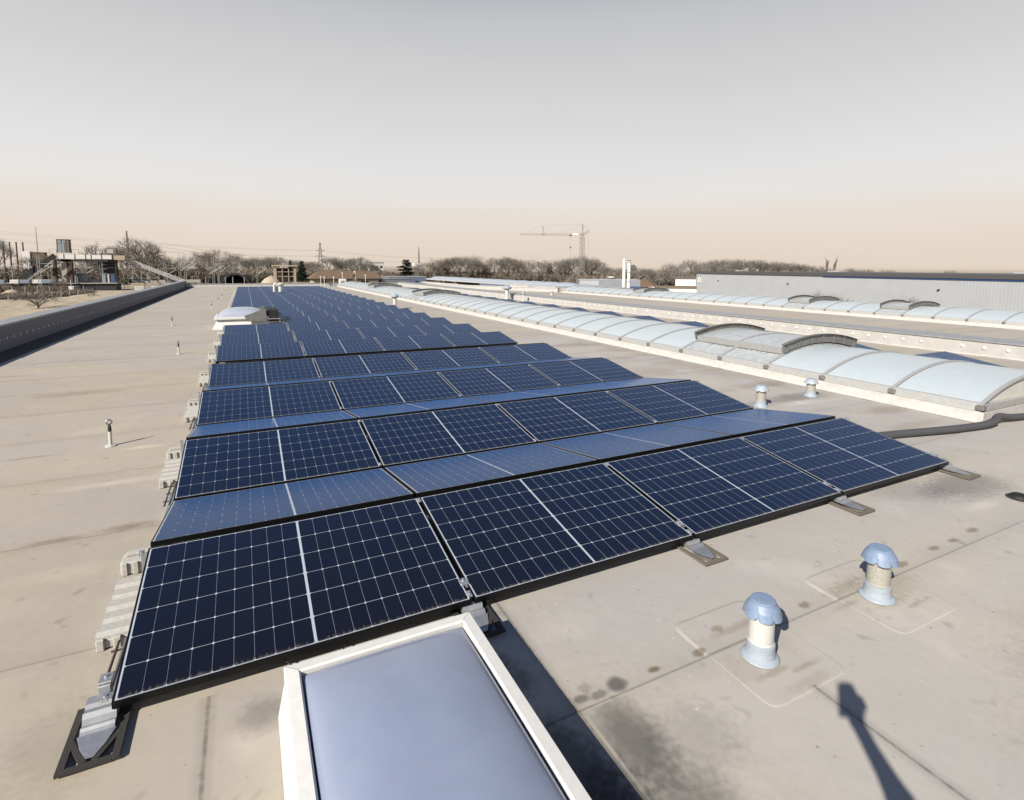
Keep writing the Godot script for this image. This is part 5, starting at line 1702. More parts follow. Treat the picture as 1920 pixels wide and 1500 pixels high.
func make_buildings() -> void:
	var g: G
	# arched shed
	var t := thing("arched_shed", "dark arched shed with open end, beyond the far end of the panels", "shed", Vector3(-1.7, GROUND, -112))
	g = G.new()
	var arch := []
	for i in 17: arch.append(Vector2(3.1 * cos(PI * i / 16), 4.9 * sin(PI * i / 16)))
	for i in 16: arch.append(Vector2(2.75 * cos(PI * (16 - i) / 16), 4.6 * sin(PI * (16 - i) / 16)))
	g.extrude(arch, Vector3(0, 0, -9), Vector3.ZERO, Vector3.RIGHT, Vector3.UP)
	part("shell", g.done(M["dark_steel"]), t)
	g = G.new()
	g.box(Vector3(0, 2.2, -8.6), Vector3(5.6, 4.4, 0.1))
	part("back_wall", g.done(M["black"]), t)
	for x in [-1.6, -0.4, 1.5]:
		g = G.new()
		g.bar(Vector3(x, 0, 1.0), Vector3(x, 4.2, 1.0), 0.14)
		part("post", g.done(M["galvanised"]), t)
	# building skeleton
	t = thing("building_frame", "open tan building frame under construction beyond the far parapet", "building", Vector3(8.0, GROUND, -130))
	for x in [-2.0, 2.0]:
		for z in [0.0, -4.0]:
			g = G.new()
			g.box(Vector3(x, 3.2, z), Vector3(0.45, 6.4, 0.45))
			part("column", g.done(M["plaster_tan"]), t)
	for y in [2.6, 4.0, 5.0]:
		g = G.new()
		g.box(Vector3(0, y, -0.05), Vector3(3.5, 0.14, 0.2))
		part("beam", g.done(M["plaster_tan"]), t)
	g = G.new()
	g.box(Vector3(0, 6.35, -2), Vector3(5.0, 0.3, 5.2))
	part("roof_slab", g.done(M["plaster_tan"]), t)
	for x in [-0.6, 0.7]:
		g = G.new()
		g.bar(Vector3(x, 2.0, 0.1), Vector3(x, 6.1, 0.1), 0.16)
		part("mullion", g.done(M["plaster_tan"]), t)
	g = G.new()
	g.box(Vector3(0, 3.0, -3.9), Vector3(3.6, 5.6, 0.2))
	part("inner_wall", g.done(M["dark_steel"]), t)
	g = G.new()
	g.lathe(Vector3.ZERO, [Vector2(3.6, 0), Vector2(2.9, 1.6), Vector2(1.4, 3.4), Vector2(0, 4.2)], 14)
	single("sand_heap", g.done(M["plaster_tan"]), "tan heap of sand beside the open building frame", "heap", Vector3(5.2, GROUND, -133))
	var junk := [[1.8, -120, 1.9, 2.6, "plaster_white"], [3.4, -122, 1.4, 2.2, "concrete_pale"], [9.0, -122, 2.6, 2.4, "plaster_tan"], [11.0, -121, 1.4, 2.7, "plaster_white"], [12.2, -122, 1.7, 2.3, "blue_steel"], [13.7, -121, 1.0, 2.6, "plaster_white"], [6.6, -121, 2.2, 2.3, "concrete_pale"]]
	for i in junk.size():
		g = G.new()
		g.bbox(Vector3(0, junk[i][3] / 2, 0), Vector3(junk[i][2], junk[i][3], 1.4), 0.06)
		single("site_container", g.done(M[junk[i][4]]), "small site container or stacked pallet before the building frame, %s from the arched shed" % ORD[i + 1], "container", Vector3(junk[i][0], GROUND, junk[i][1]), "containers on the building site")
	# tiled house with hipped roof
	t = thing("tiled_house", "low house with a brown hipped tile roof and dark eaves, beyond the far parapet", "house", Vector3(18.0, GROUND, -110))
	g = G.new()
	g.box(Vector3(0, 1.92, -3), Vector3(12.6, 3.84, 6))
	part("wall", g.done(M["plaster_tan"]), t)
	g = G.new()
	var e := [Vector3(-6.9, 3.85, 0.6), Vector3(6.9, 3.85, 0.6), Vector3(6.9, 3.85, -6.6), Vector3(-6.9, 3.85, -6.6), Vector3(-4.9, 5.45, -3), Vector3(6.2, 5.3, -3)]
	g.quad(e[0], e[1], e[5], e[4])
	g.quad(e[2], e[3], e[4], e[5])
	g.tri(e[3], e[0], e[4])
	g.tri(e[1], e[2], e[5])
	g.quad(e[3], e[2], e[1], e[0])
	var roof := part("roof", g.done(M["roof_tile"]), t)
	g = G.new()
	g.box(Vector3(0, 3.74, 0.5), Vector3(13.6, 0.22, 0.14))
	part("eave_board", g.done(M["dark_steel"]), roof)
	for q in [[-4.3, 0.8, "glass_dark"], [-0.9, 1.6, "glass_dark"], [0.9, 1.0, "panel_white"], [3.4, 1.2, "glass_dark"], [5.2, 1.7, "panel_white"]]:
		g = G.new()
		g.box(Vector3(q[0], 2.75, 0.03), Vector3(q[1], 1.3, 0.08))
		part("window", g.done(M[q[2]]), t)
	# little pipes on the far edge of the roof, and the white unit beside the man
	var pipes := [[7.0, 0.95], [8.3, 0.9], [9.2, 1.35], [10.55, 1.35], [11.6, 1.1], [7.35, 0.9]]
	for i in pipes.size():
		t = thing("lamp_post" if i % 2 == 0 else "flue_pipe", "thin pale round-headed pipe near the man at the roof end, %s from the panel side" % ORD[i + 1], "pipe", Vector3(pipes[i][0] * 1.03, 0, -61.0), 0.0, "pipes on the far roof edge")
		g = G.new()
		g.tube([Vector3.ZERO, Vector3(0, pipes[i][1], 0)], [0.035], 6)
		part("pipe", g.done(M["lamp_white"]), t)
		g = G.new()
		g.lathe(Vector3(0, pipes[i][1] - 0.02, 0), [Vector2(0.0, 0.0), Vector2(0.10, 0.05), Vector2(0.10, 0.12), Vector2(0.0, 0.18)], 10)
		part("head", g.done(M["lamp_white"]), t)
	t = thing("cooling_unit", "white box-shaped cooling unit on the far roof end beside the standing man", "air conditioner", Vector3(9.3, 0, -59.9))
	g = G.new()
	g.bbox(Vector3(0, 0.42, 0), Vector3(0.75, 0.8, 0.4), 0.03)
	part("casing", g.done(M["panel_white"]), t)
	g = G.new()
	g.lathe(Vector3.ZERO, [Vector2(0.24, 0.0), Vector2(0.24, 0.02), Vector2(0.1, 0.03), Vector2(0, 0.03)], 16, true)
	var fan := part("fan_grille", g.done(M["galvanised"]), t, Vector3(0, 0.4, 0.205))
	fan.rotation.x = PI / 2
	# apartment block behind the trees
	t = building("apartment_block", "distant white apartment block with small windows, between the tiled house and the cedar", "building", Vector3(58, GROUND, -270), 0.0, Vector3(6.6, 8.3, 8), "plaster_white", "fascia", 0.1, 0.3)
	for i in 3:
		for j in 3:
			g = G.new()
			g.box(Vector3(-2.1 + i * 2.1, 1.8 + j * 2.3, 4.02), Vector3(1.1, 1.1, 0.06))
			part("window", g.done(M["glass_dark"]), t)
	t = building("apartment_block", "small pale tower block peeping over the trees beside the thin mast", "building", Vector3(88, GROUND, -300), 0.0, Vector3(4, 8.6, 5), "plaster_white", "plaster_white", 0.0, 0.2)
	for j in 3:
		g = G.new()
		g.box(Vector3(0, 4.5 + j * 1.5, 2.53), Vector3(2.4, 0.5, 0.06))
		part("window", g.done(M["glass_blue"]), t)
	t = building("grey_annex", "low grey annex between the tiled house and the blue-grey hall", "building", Vector3(27.3, GROUND, -113), 0.25, Vector3(6.4, 3.7, 5), "block_grey", "cap_grey", 0.05, 0.12)
	g = G.new()
	g.box(Vector3(0, 1.8, 2.53), Vector3(1.0, 2.0, 0.06))
	part("door", g.done(M["plaster_white"]), t)
	# blue-grey hall with doors, then the canopy hall
	t = building("blue_hall", "blue-grey clad hall with two dark doors, below the cedar", "hall", Vector3(31.5, GROUND, -118.0), 0.0, Vector3(8.3, 4.05, 7), "hall_blue", "cap_grey", 0.03, 0.1)
	for x in [-2.2, 2.0]:
		g = G.new()
		g.box(Vector3(x, 2.6, 3.53), Vector3(0.7, 1.3, 0.06))
		part("door", g.done(M["glass_dark"]), t)
	for i in 4:
		var u := thing("heat_pump", "white heat pump in a row of four before the blue-grey hall, %s from the annex" % ORD[i + 1], "air conditioner", Vector3(28.9 + i * 0.95, GROUND, -108.0), 0.0, "row of four heat pumps")
		g = G.new()
		g.bbox(Vector3(0, 1.5, 0), Vector3(0.8, 2.0, 0.6), 0.04)
		part("casing", g.done(M["panel_white"]), u)
		g = G.new()
		g.box(Vector3(0.08, 1.5, 0.305), Vector3(0.5, 1.2, 0.02))
		part("fan_grille", g.done(M["hall_grey"]), u)
	t = thing("canopy_hall", "long dark open hall with a white canopy edge and scalloped rooflights", "hall", Vector3(35.7, GROUND, -116.4), -PI / 2)
	g = G.new()
	g.box(Vector3(28.5, 1.75, -8.5), Vector3(57, 3.5, 1.0))
	part("back_wall", g.done(M["black"]), t)
	g = G.new()
	g.box(Vector3(28.5, 3.65, -4.5), Vector3(57, 0.28, 9.1))
	part("roof", g.done(M["hall_grey"]), t)
	g = G.new()
	g.box(Vector3(16.0, 2.95, 0.6), Vector3(31.6, 0.2, 1.4))
	part("canopy", g.done(M["plaster_white"]), t)
	g = G.new()
	g.box(Vector3(38.2, 1.75, -0.1), Vector3(12.4, 3.48, 0.3))
	part("side_wall", g.done(M["hall_blue"]), t)
	for i in 5:
		g = G.new()
		g.bar(Vector3(4.0 + i * 6.4, 0, 1.15), Vector3(4.0 + i * 6.4, 2.84, 1.15), 0.14)
		part("post", g.done(M["galvanised"]), t)
	for i in 13:
		g = G.new()
		g.lathe(Vector3.ZERO, [Vector2(2.0, 0.0), Vector2(1.7, 0.22), Vector2(0.9, 0.38), Vector2(0, 0.43)], 14)
		part("roof_dome", g.done(M["dome_clear"]), t, Vector3(2.0 + i * 4.4, 3.78, -3))
	t = building("tan_hall", "long low tan hall beyond the canopy hall, left of the crane", "hall", Vector3(39.4, GROUND, -59.4), -PI / 2, Vector3(13.4, 3.55, 7), "plaster_tan", "cap_grey", 0.03, 0.15)
	for i in 4:
		g = G.new()
		g.box(Vector3(-5 + i * 3.0, 2.7, 3.53), Vector3(1.2, 0.5, 0.06))
		part("window", g.done(M["glass_dark"]), t)
	t = building("cream_annex", "cream coloured flat annex at the near end of the tan hall", "building", Vector3(37.6, GROUND, -69.2), -PI / 2, Vector3(6.0, 3.6, 4.4), "plaster_white", "curb_white", 0.05, 0.12)
	g = G.new()
	g.box(Vector3(-2.4, 3.0, 2.23), Vector3(0.5, 0.5, 0.06))
	part("window", g.done(M["glass_dark"]), t)
	# grey block with the two chimneys
	t = building("grey_block", "grey flat-roofed block with pale end wall behind the second rooflight", "building", Vector3(57.6, GROUND, -78.0), -0.52, Vector3(10.4, 4.15, 6), "block_grey", "hall_grey", 0.03, 0.08)
	g = G.new()
	g.box(Vector3(-3.5, 2.02, 3.03), Vector3(3.3, 4.0, 0.08))
	part("end_wall", g.done(M["hall_grey"]), t)
	g = G.new()
	g.box(Vector3(4.3, 1.55, 3.04), Vector3(2.3, 3.1, 0.08))
	part("door_recess", g.done(M["blue_steel"]), t)
	for x in [3.9, 5.0]:
		g = G.new()
		g.bar(Vector3(x, 0, 3.4), Vector3(x, 2.7, 3.4), 0.14)
		part("door_post", g.done(M["hall_grey"]), t)
	g = G.new()
	g.lathe(Vector3(0.6, 4.25, 0), [Vector2(0.2, 0), Vector2(0.2, 0.25), Vector2(0.8, 0.3), Vector2(0.5, 0.45), Vector2(0, 0.5)], 12)
	part("roof_fan", g.done(M["plaster_white"]), t)
	for i in 2:
		t = thing("chimney_pipe", ["tall slender white chimney pipe before the grey block, taller of the pair", "tall slender white chimney pipe with dark mouth, shorter of the pair before the grey block"][i], "chimney", Vector3(43.3 + i * 0.47, GROUND, -55.2 + i * 0.4), 0.0, "pair of white chimneys")
		g = G.new()
		g.lathe(Vector3.ZERO, [Vector2(0.21, 0), Vector2(0.2, 7.25 - i * 0.22)], 18, true)
		part("pipe", g.done(M["panel_white"]), t)
		for k in 5:
			g = G.new()
			g.lathe(Vector3(0, 2.0 + k * 1.2, 0), [Vector2(0.2, 0), Vector2(0.235, 0.03), Vector2(0.235, 0.09), Vector2(0.2, 0.12)], 18)
			part("band", g.done(M["galvanised" if i else "panel_white"]), t)
		g = G.new()
		g.lathe(Vector3(0, 7.25 - i * 0.22, 0), [Vector2(0.16, -0.1), Vector2(0.17, 0.12), Vector2(0.12, 0.12), Vector2(0.12, -0.1)], 16, true)
		part("mouth", g.done(M["panel_white" if i == 0 else "dark_steel"]), t)
	# church tower far behind
	t = thing("church_tower", "distant brick church tower with dark saddle roof behind the white chimneys", "tower", Vector3(157.2, GROUND, -194.3), -0.7)
	g = G.new()
	g.box(Vector3(0, 3.0, 0), Vector3(3.2, 7.0, 3.2))
	part("wall", g.done(M["brick_dark"]), t)
	g = G.new()
	g.extrude([Vector2(-2.2, 6.2), Vector2(2.2, 6.2), Vector2(0.7, 8.0), Vector2(-0.7, 8.0)], Vector3(0, 0, -2.0), Vector3(0, 0, 2.0), Vector3.RIGHT, Vector3.UP)
	part("roof", g.done(M["fascia"]), t)
	for x in [-0.8, 0.8]:
		g = G.new()
		g.box(Vector3(x, 4.6, 1.62), Vector3(0.7, 1.6, 0.06))
		part("window", g.done(M["glass_dark"]), t)
	# gabled house in the trees, container, lamp, white buildings
	t = thing("gabled_house", "brown gabled house half hidden in the trees behind the dark container", "house", Vector3(91, GROUND, -108), -0.6)
	g = G.new()
	g.extrude([Vector2(-3, 0), Vector2(3, 0), Vector2(3, 2.0), Vector2(0, 4.5), Vector2(-3, 2.0)], Vector3(0, 0, -6), Vector3(0, 0, 0), Vector3.RIGHT, Vector3.UP)
	part("wall", g.done(M["roof_tile"]), t)
	for s in [-1, 1]:
		g = G.new()
		g.bar(Vector3(s * 3.3, 1.85, 0.3), Vector3(0, 4.62, 0.3), 0.16, 0.3)
		part("barge_board", g.done(M["fascia"]), t)
	g = G.new()
	g.bbox(Vector3(0, 1.25, 0), Vector3(5.6, 2.5, 2.4), 0.05)
	single("dark_container", g.done(M["fascia"]), "dark grey container beside the grey block, before the gabled house", "container", Vector3(64.8, GROUND + 0.3, -75.5)).rotation.y = -0.7
	t = thing("street_lamp", "single street lamp with pale head between the grey block and the white building", "street lamp", Vector3(39.0, GROUND, -44.5), -0.7)
	g = G.new()
	g.tube([Vector3.ZERO, Vector3(0, 4.05, 0)], [0.10, 0.08], 8)
	part("pole", g.done(M["lamp_white"]), t)
	g = G.new()
	g.bbox(Vector3(-0.3, 4.1, 0), Vector3(0.7, 0.14, 0.25), 0.03)
	part("lamp_head", g.done(M["lamp_white"]), t)
	t = building("white_building", "tall windowless white building with dark roof edge, beside the long grey hall", "building", Vector3(64.7, GROUND, -66.4), -0.77, Vector3(3.1, 4.5, 6), "panel_white", "fascia", 0.04, 0.4)
	g = G.new()
	g.box(Vector3(0.1, 2.2, 3.01), Vector3(0.05, 4.3, 0.03))
	part("joint", g.done(M["hall_grey"]), t)
	t = building("white_shop", "low white building with dark windows and a thin metal rack before the taller white one", "building", Vector3(50.95, GROUND, -53.9), -0.75, Vector3(4.9, 3.6, 5), "panel_white", "rust", 0.06, 0.22)
	for q in [[-1.65, 0.9], [-0.45, 0.5], [1.0, 0.4]]:
		g = G.new()
		g.box(Vector3(q[0], 2.95, 2.53), Vector3(q[1], 0.36, 0.06))
		part("window", g.done(M["glass_dark"]), t)
	g = G.new()
	rng.seed = 9
	for i in 26: g.bar(Vector3(rng.randf_range(-1.0, 0.9), rng.randf_range(2.6, 3.1), 3.2), Vector3(rng.randf_range(-1.0, 0.9), rng.randf_range(2.6, 3.2), 3.3), 0.03)
	part("rack", g.done(M["rust"]), t).set_meta("kind", "stuff")
	make_grey_hall()


func make_grey_hall() -> void:   # the long clad hall; its wall runs away from the camera
	var a := Vector3(81.7, GROUND, -80.9)
	var dir := Vector3(-15.9, 0, 57.2).normalized()
	var len := 112.0
	var t := thing("long_hall", "very long pale grey clad hall with dark roof edge, beyond the second rooflight", "hall", a, atan2(-dir.z, dir.x))
	# local +x runs along the wall towards the camera side; the wall faces local -z or +z, whichever looks at the camera
	var s := 1.0 if (Basis(Vector3.UP, t.rotation.y) * Vector3.BACK).dot(Vector3(0, 0, 0) - a) > 0 else -1.0
	var h := 5.25
	var g := G.new()
	g.flat()
	var pitch := 0.33
	var n := int(len / pitch)
	var prof := [[0.0, 0.0], [0.20, 0.0], [0.225, 0.005], [0.305, 0.005], [0.33, 0.0]]
	for i in n:
		for k in 4:
			var x0: float = i * pitch + prof[k][0]
			var x1: float = i * pitch + prof[k + 1][0]
			g.quad(Vector3(x0, 0, s * prof[k][1]), Vector3(x1, 0, s * prof[k + 1][1]), Vector3(x1, h, s * prof[k + 1][1]), Vector3(x0, h, s * prof[k][1]))
	part("cladding", g.done(M["hall_grey"]), t).set_meta("kind", "stuff")
	g = G.new()
	g.box(Vector3(len / 2, h / 2, -s * 20.02), Vector3(len, h, 40))
	part("wall", g.done(M["hall_grey"]), t)
	g = G.new()
	g.box(Vector3(len / 2, h + 0.24, -s * 19.92), Vector3(len + 0.16, 0.46, 40.16))
	part("roof_edge", g.done(M["fascia"]), t)
	g = G.new()
	g.box(Vector3(len / 2 + 17, h - 0.07, s * 0.06), Vector3(len - 34, 0.14, 0.08))
	part("gutter", g.done(M["fascia_blue"]), t)
	for x in [8.0, 27.0, 51.0, 72.0]:
		g = G.new()
		g.box(Vector3(x, h - 1.25, s * 0.10), Vector3(0.22, 0.14, 0.18))
		part("wall_lamp", g.done(M["fascia"]), t)
	for x in [12.0, 34.0, 58.0]:
		g = G.new()
		g.bbox(Vector3(x, h + 0.62, -s * 1.5), Vector3(1.2, 0.16, 0.8), 0.03)
		part("roof_hatch", g.done(M["hall_grey"]), t)
	var sign := thing("wall_sign", "white sign with dark upper corners and arch emblem at the long hall corner", "sign", a + dir * 0.4, t.rotation.y)
	g = G.new()
	g.box(Vector3(0.85, h - 1.0, s * 0.08), Vector3(1.25, 1.55, 0.06))
	part("board", g.done(M["panel_white"]), sign)
	g = G.new()
	for k in [-1, 1]: g.extrude([Vector2(k * 0.56, 0.72), Vector2(k * 0.56, 0.25), Vector2(k * 0.36, 0.3), Vector2(k * 0.18, 0.55), Vector2(k * 0.16, 0.72)], Vector3(0.85, h - 1.0, s * 0.112), Vector3(0.85, h - 1.0, s * 0.124), Vector3.RIGHT, Vector3.UP)
	g.bar(Vector3(0.68, h - 1.55, s * 0.115), Vector3(0.66, h - 1.0, s * 0.115), 0.03)
	g.bar(Vector3(0.66, h - 1.0, s * 0.115), Vector3(0.85, h - 0.65, s * 0.115), 0.03)
	g.bar(Vector3(0.85, h - 0.65, s * 0.115), Vector3(1.04, h - 1.0, s * 0.115), 0.03)
	g.bar(Vector3(1.04, h - 1.0, s * 0.115), Vector3(1.02, h - 1.55, s * 0.115), 0.03)
	part("emblem", g.done(M["fascia"]), sign)


# ---------------------------------------------------------------- crane, pylons, stacks, wires
func lattice(g: G, a: Vector3, b: Vector3, wa: float, wb: float, bays: int, t: float, sides := 4) -> void:
	var d := (b - a).normalized()
	var x := d.cross(Vector3.UP if absf(d.y) < 0.9 else Vector3.BACK).normalized()
	var z := x.cross(d)
	var at := func(k: int, f: float) -> Vector3:
		var w := lerpf(wa, wb, f) / 2
		var q := Vector2.ZERO
		if sides == 4: q = [Vector2(-1, -1), Vector2(1, -1), Vector2(1, 1), Vector2(-1, 1)][k % 4]
		else: q = [Vector2(-1, -0.6), Vector2(1, -0.6), Vector2(0, 1)][k % 3]
		return a.lerp(b, f) + x * q.x * w + z * q.y * w
	for k in sides:
		g.bar(at.call(k, 0.0), at.call(k, 1.0), t)
		for i in bays:
			var f := float(i) / bays
			var e := float(i + 1) / bays
			if i % 2 == 0: g.bar(at.call(k, f), at.call(k + 1, e), t * 0.7)
			else: g.bar(at.call(k + 1, f), at.call(k, e), t * 0.7)


func pylon(at: Vector3, h: float, arms: Array, label: String, called: String, m: String, base: float, t: float) -> void:
	var o := thing(called, label, "pylon" if called == "power_pylon" else "mast", at)
	var g := G.new()
	lattice(g, Vector3.ZERO, Vector3(0, h, 0), base, base * 0.18, int(h / 3.2), t)
	part("lattice_mast", g.done(M[m]), o)
	for q in arms:
		g = G.new()
		for s in [-1, 1]:
			g.bar(Vector3(0, q[0], 0), Vector3(s * q[1], q[0], 0), t * 0.9)
			g.bar(Vector3(0, q[0] + 1.6, 0), Vector3(s * q[1], q[0] + 0.1, 0), t * 0.7)
		part("cross_arm", g.done(M[m]), o)


func wire(a: Vector3, b: Vector3, sag: float, r: float, label: String, group: String) -> void:
	var pts := []
	for i in 17:
		var f := i / 16.0
		pts.append(a.lerp(b, f) - Vector3(0, sag * 4 * f * (1 - f), 0))
	var g := G.new()
	g.tube(pts, [r], 4)
	single("power_line", g.done(M["cable"]), label, "power line", Vector3.ZERO, group)


func make_far() -> void:
	# tower crane
	var base := Vector3(111.0, GROUND, -166.4)
	var t := thing("tower_crane", "tall yellow-grey tower crane with its jib pointing towards the station", "crane", base)
	var g := G.new()
	lattice(g, Vector3.ZERO, Vector3(0, 17.6, 0), 1.25, 1.25, 20, 0.10)
	part("tower", g.done(M["crane_yellow"]), t)
	g = G.new()
	lattice(g, Vector3(-2.2, -0.4, 0.9), Vector3(-2.2, 6.0, 0.9), 0.9, 0.9, 8, 0.11)
	part("climbing_frame", g.done(M["galvanised"]), t)
	g = G.new()
	var jd := Vector3(-19.8, 0.15, -11.9)
	lattice(g, Vector3(0, 18.4, 0), Vector3(0, 18.4, 0) + jd, 1.0, 0.6, 26, 0.085, 3)
	part("jib", g.done(M["crane_yellow"]), t)
	g = G.new()
	for s in [-0.5, 0.5]: g.bar(Vector3(s, 17.6, 0), Vector3(0.1, 22.3, 0), 0.12)
	for k in 5: g.bar(Vector3(-0.45 + 0.06 * k, 18.3 + k * 0.8, 0), Vector3(0.5 - 0.06 * k, 18.3 + k * 0.8, 0), 0.07)
	part("tower_head", g.done(M["crane_yellow"]), t)
	g = G.new()
	lattice(g, Vector3(0, 18.2, 0), Vector3(2.0, 19.9, 1.2), 0.8, 0.6, 5, 0.10)
	part("counter_jib", g.done(M["crane_yellow"]), t)
	g = G.new()
	g.bbox(Vector3(-2.2, 18.5, -1.3), Vector3(2.2, 0.8, 0.7), 0.05, Basis(Vector3.UP, -0.54))
	part("ballast_box", g.done(M["panel_white"]), t)
	g = G.new()
	var q := Vector3(0, 18.6, 0) + jd * 0.62
	g.bar(q, q + Vector3(-0.2, 3.0, -0.1), 0.12)
	g.bar(q + Vector3(0.5, 0, 0.3), q + Vector3(-0.2, 3.0, -0.1), 0.08)
	g.box(q + Vector3(0, 0.05, 0), Vector3(1.1, 0.5, 0.6), Basis(Vector3.UP, -0.54))
	part("jib_mast", g.done(M["crane_yellow"]), t)
	g = G.new()
	var top := Vector3(0.1, 22.3, 0)
	for e in [Vector3(-0.2, 3.0, -0.1) + q, Vector3(2.0, 19.9, 1.2), Vector3(0, 18.9, 0) + jd * 0.33]: g.bar(top, e, 0.04)
	g.bar(Vector3(-0.2, 3.0, -0.1) + q, Vector3(0, 18.9, 0) + jd * 0.9, 0.04)
	g.bar(Vector3(2.0, 19.9, 1.2), Vector3(1.8, 2.0, 1.0), 0.03)
	part("stay_cable", g.done(M["cable"]), t)
	g = G.new()
	var hk := Vector3(0, 18.3, 0) + jd * 0.185
	g.box(hk + Vector3(0, -0.15, 0), Vector3(0.9, 0.5, 0.6))
	g.bar(hk, hk + Vector3(0, -4.2, 0), 0.025)
	g.box(hk + Vector3(0, -4.5, 0), Vector3(0.4, 0.6, 0.3))
	g.bar(hk + Vector3(0, -4.6, 0), hk + Vector3(0, -8.4, 0), 0.04)
	part("hook_block", g.done(M["pylon"]), t)
	# masts and pylons
	pylon(Vector3(59.6, GROUND, -496.4), 27.5, [[10, 3.4], [15.5, 5.0], [20.5, 3.6]], "distant high-voltage pylon with three cross arms above the tiled house", "power_pylon", "pylon", 4.2, 0.34)
	pylon(Vector3(171.1, GROUND, -575), 28.5, [], "thin distant lattice mast beyond the cedar", "lattice_mast", "pylon", 1.6, 0.34)
	pylon(Vector3(-109, GROUND, -691), 43.0, [], "distant lattice mast rising behind the second lift tower", "lattice_mast", "pylon", 3.2, 0.5)
	pylon(Vector3(-230, GROUND, -870), 54.0, [], "very faint tall thin mast above the platform lamps at the picture edge", "lattice_mast", "pylon", 1.2, 0.16)
	for i in 4:
		g = G.new()
		g.lathe(Vector3.ZERO, [Vector2(0.45, 0), Vector2(0.34, 19.4)], 14, true)
		single("factory_stack", g.done(M["brick_dark"]), "dark slender factory stack on the horizon, %s from the picture edge of four" % ORD[i + 1], "chimney", Vector3(-121.4 + i * 2.65, GROUND, -402.0 - i * 0.8), "four factory stacks")
	g = G.new()
	g.box(Vector3(0, 6.5, 0), Vector3(2.8, 13.0, 5))
	single("white_silo", g.done(M["panel_white"]), "small white block above the woods behind the platform", "building", Vector3(-95.2, GROUND, -345))
	g = G.new()
	g.box(Vector3(0, 6.4, 0), Vector3(4.4, 12.4, 5))
	g.box(Vector3(0, 12.5, 0), Vector3(4.8, 0.25, 5.4))
	single("brown_block", g.done(M["roof_tile"]), "small brown flat building above the woods, next to the white block", "building", Vector3(-90.6, GROUND, -345))
	# power lines
	var p := Vector3(59.6, GROUND, -496.4)
	var n := 0
	for q2 in [[10.0, 3.2], [15.5, 4.8], [20.5, 3.4]]:
		for s in [-1.0, 1.0]:
			n += 1
			wire(p + Vector3(s * q2[1], q2[0], 0), Vector3(-250, q2[0] + 14.0 + s, -470), 5.0, 0.035, "thin sagging power line from the pylon towards the picture edge, %s of six" % ORD[n], "power lines from the pylon")
			wire(p + Vector3(s * q2[1], q2[0], 0), Vector3(330, q2[0] - 1.0 + s, -590), 6.0, 0.035, "thin sagging power line from the pylon towards the trees beyond the cedar, %s of six" % ORD[n], "power lines from the pylon")
	for i in 3: wire(Vector3(-22, 9.0 - i * 1.2, -190), Vector3(40, 3.5 - i * 0.6, -235), 1.2, 0.022, "railway overhead line running from the big oak to the pylon, %s from the top" % ORD[i + 1], "railway overhead lines")


